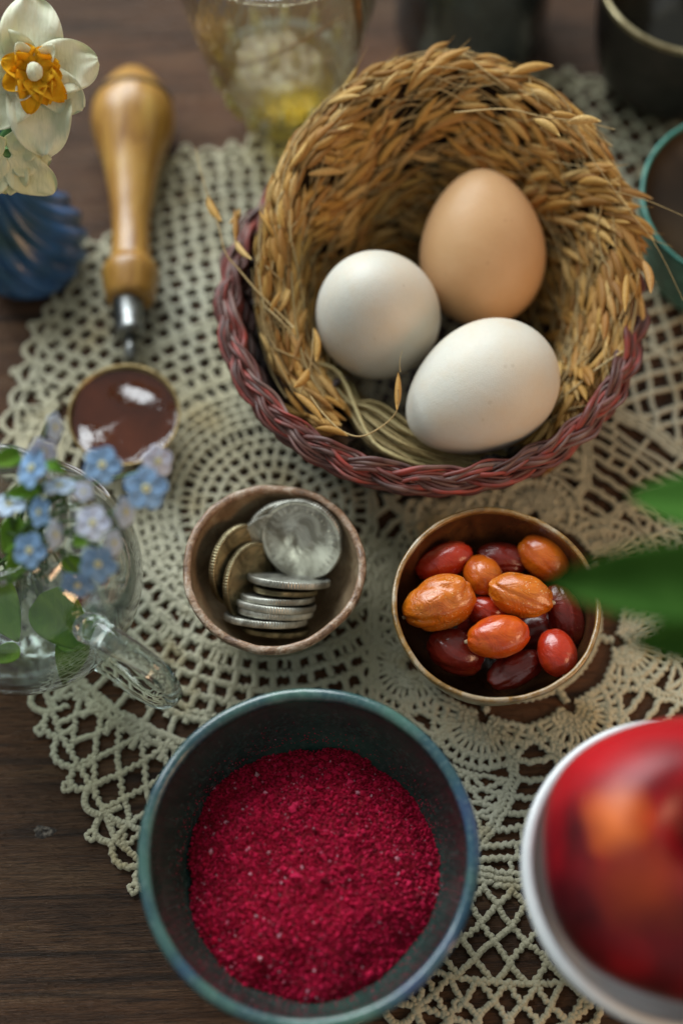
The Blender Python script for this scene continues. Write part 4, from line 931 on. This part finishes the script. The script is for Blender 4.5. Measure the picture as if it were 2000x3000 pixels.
# ---------------------------------------------------------------- amber tumbler at the back
tb = at(838, 350, 0); tum = empty('faceted_tumbler', (tb.x, tb.y, 0), 'faceted pale yellow glass tumbler behind the nest', 'glass')
nf = 14
def tw_(r, z, a):
    seg = TAU/nf; k = np.cos(((a+z*.0) % seg)-seg/2); fac = math.cos(seg/2)/k; m_ = np.clip(1-(z-4.5)/2.5, 0, 1); return r*(1+(fac-1)*2.2*m_)+.06*np.sin(a*nf)*np.sin(z*2.6)*m_, z
MT = NT('yellow_glass'); MTm = MT.bsdf(MT.ramp(MT.noise(1.6, 3), [(.35, (.55, .42, .06)), (.5, (.85, .78, .30)), (.62, (.95, .94, .80))]), .22, [(MT.noise(2.2, 3), .25)], Transmission_Weight=.45, IOR=1.4, Coat_Weight=.6)
MTthin = m_thin('yellow_blown_glass', (.99, .985, .93), (.93, .91, .76), 1.5, .28, 1.3, .03)
prf = [(1.25, .05), (1.5, .3), (1.95, 1.2), (2.45, 2.4), (3.0, 4.0), (3.4, 5.8), (3.75, 8), (4.0, 10.5)]
mb = MB(); lathe(mb, prf, 140, wob=tw_, dense=60, cap0=True, cap1=False); mb.build('outer_glass', MTthin, tum)
mb = MB(); lathe(mb, [(.05, .85), (.8, .95)]+[(r-.22, max(z, 1.2)) for r, z in prf[2:]], 112, cap0=False, cap1=False); mb.build('inner_glass', MTthin, tum)
mb = MB(); lathe(mb, [(1.2, .08), (1.38, .35), (1.3, .75), (.8, .60), (.01, .5)], 14, cap0=True, cap1=False); mb.build('solid_base', MTm, tum, smooth=False)
mb = MB(); a = np.arange(96)/96*TAU; tube(mb, np.stack([3.9*np.cos(a), 3.9*np.sin(a), 10.5+0*a], 1), .14, 8, closed=True); mb.build('lip', MTthin, tum)
for i in range(nf):
    for z0, z1, wd in ((.9, 2.0, .18), (2.1, 3.6, .2)):
        a_ = TAU*(i+.5*(z0 > 1))/nf; r0 = np.interp(z0, [p_[1] for p_ in prf], [p_[0] for p_ in prf])+.02; r1 = np.interp(z1, [p_[1] for p_ in prf], [p_[0] for p_ in prf])+.02
        mb = MB(); tube(mb, [(r0*math.cos(a_), r0*math.sin(a_), z0), ((r0+r1)/2*math.cos(a_)+.05*math.cos(a_), (r0+r1)/2*math.sin(a_)+.05*math.sin(a_), (z0+z1)/2), (r1*math.cos(a_), r1*math.sin(a_), z1)], [.05, wd, .05], 6); mb.build('facet', MTm, tum, smooth=False)
ti = NT('amber_liquor'); MLq = m_thin('amber_drink', (.96, .86, .40), (.80, .62, .16), 1.33, .25, 1.2)
mb = MB(); lq = [(r-.3, z) for r, z in [(1.75, 1.15), (1.98, 1.3), (2.45, 2.4), (2.75, 3.3)]]+[(1.2, 3.3), (.01, 3.3)]; lathe(mb, lq, 80, cap0=True, cap1=False); o = mb.build('yellow_drink', MLq, None, True, (tb.x, tb.y, 0)); props(o, 'pale yellow drink in the bottom of the faceted tumbler', 'drink')
MTw = m_plain('brown_twig', (.10, .045, .012), (.22, .11, .03), 4, .6)
for i, (pts, rad, la) in enumerate(((((1040, -60, 11), (1048, 60, 8), (1040, 150, 5.5), (1028, 220, 3)), .16, 'thick brown twig standing upright in the faceted tumbler'), (((1010, 50, 8), (900, 110, 6.6), (800, 165, 5.4), (690, 195, 4.6)), .06, 'thin dark twig lying diagonally across the faceted tumbler'), (((960, 170, 5), (985, 230, 3.6), (1000, 290, 2.2)), .12, 'short brown twig end low in the faceted tumbler'))):
    P = [np.array(at(*q)) for q in pts]; mb = MB(); tube(mb, smooth_path([p_-P[0] for p_ in P], 16), rad, 7); o = mb.build('twig', MTw, None, True, P[0]); props(o, la, 'twig', 'twigs in the tumbler')

# ---------------------------------------------------------------- things at the far edge
jt = at(1372, 95, 0); jar = empty('dark_jar', (jt.x, jt.y, 0), 'dark blue-black glass jar standing behind the nest', 'jar')
MJ = NT('smoky_blue_glass'); MJm = MJ.bsdf(MJ.ramp(MJ.noise(.4, 3), [(.35, (.010, .014, .015)), (.7, (.022, .034, .04))]), .2, [(MJ.noise(.9, 3), .08)], Coat_Weight=.6, Coat_Roughness=.12)
mb = MB(); lathe(mb, [(2.7, .02), (3.1, .3), (3.25, 1.2), (3.2, 4), (3.0, 6), (2.2, 7.6), (1.7, 8.2), (1.7, 9.4), (1.9, 9.6)], 72, dense=50, cap1=False); mb.build('jar_body', MJm, jar)
mb = MB(); lathe(mb, [(1.85, 9.6), (1.5, 9.4), (1.5, 8.0)], 48, cap0=False); mb.build('jar_mouth', MJm, jar)
MK = m_plain('black_iron', (.010, .009, .008), (.022, .018, .016), 1.5, .4, .02, 5); MKi = m_plain('dark_pot_inside', (.016, .012, .008), (.05, .04, .022), .6, .22, .03, 2, Coat_Weight=.5)
bowl('brass_rimmed_pot', 'black pot with a thin brass rim at the top right corner', 2035, -60, 3.75, 5.5, MKi, MK, m_plain('brass_lip', (.26, .21, .11), (.42, .36, .21), 2, .3, .01, Metallic=.6), .22, .6, None, .35, cat='pot')
MTb = m_plain('patina_teal', (.03, .15, .12), (.07, .26, .21), 1.5, .4, .03); MBr = m_plain('dark_brown_glaze', (.022, .013, .006), (.045, .026, .010), .4, .4, .02, 1.5)
bowl('teal_rimmed_bowl', 'brown bowl with a chipped teal rim at the right edge behind the nest', 2195, 575, 4.0, 4.6, MBr, MTb, MTb, .16, .6, rnd_wob(.01, .03, 4), .4, depth=2.6)

# ---------------------------------------------------------------- green sprig near the lens
MLf = m_petal('bright_green_leaf', (.045, .13, .018), (.07, .18, .028), .3)
sg = at(2250, 1650, 18); sprig = empty('leafy_sprig', sg, 'blurred green leafy sprig reaching in from the right above the bowl of dates', 'plant')
so3 = np.array(sg)
def gl(a, b, wd, seed, nr=None):
    a = np.array(at(*a)); b = np.array(at(*b)); d = b-a; ln = np.linalg.norm(d); place_leaf('leaf', MLf, sprig, a-so3, d, nr if nr is not None else vw_, leaf_geo(ln, wd, .10, .06, .15, seed, 22, 12, .35, .12, .03, .10))
gl((2250, 1700, 19), (1590, 1708, 17), 1.95, 1); gl((2230, 1520, 17.5), (1835, 1440, 16), 1.8, 2, vw_+up*.5); gl((2250, 1840, 17.5), (1835, 1885, 16), 1.5, 3, vw_-up*.4)
mb = MB(); tube(mb, smooth_path([np.array(at(2220, 1480, 17.4))-so3, np.array(at(2250, 1690, 19))-so3, np.array(at(2260, 1860, 17.5))-so3, np.array(at(2330, 2150, 16))-so3], 16), .12, 8); mb.build('stem', MS, sprig)
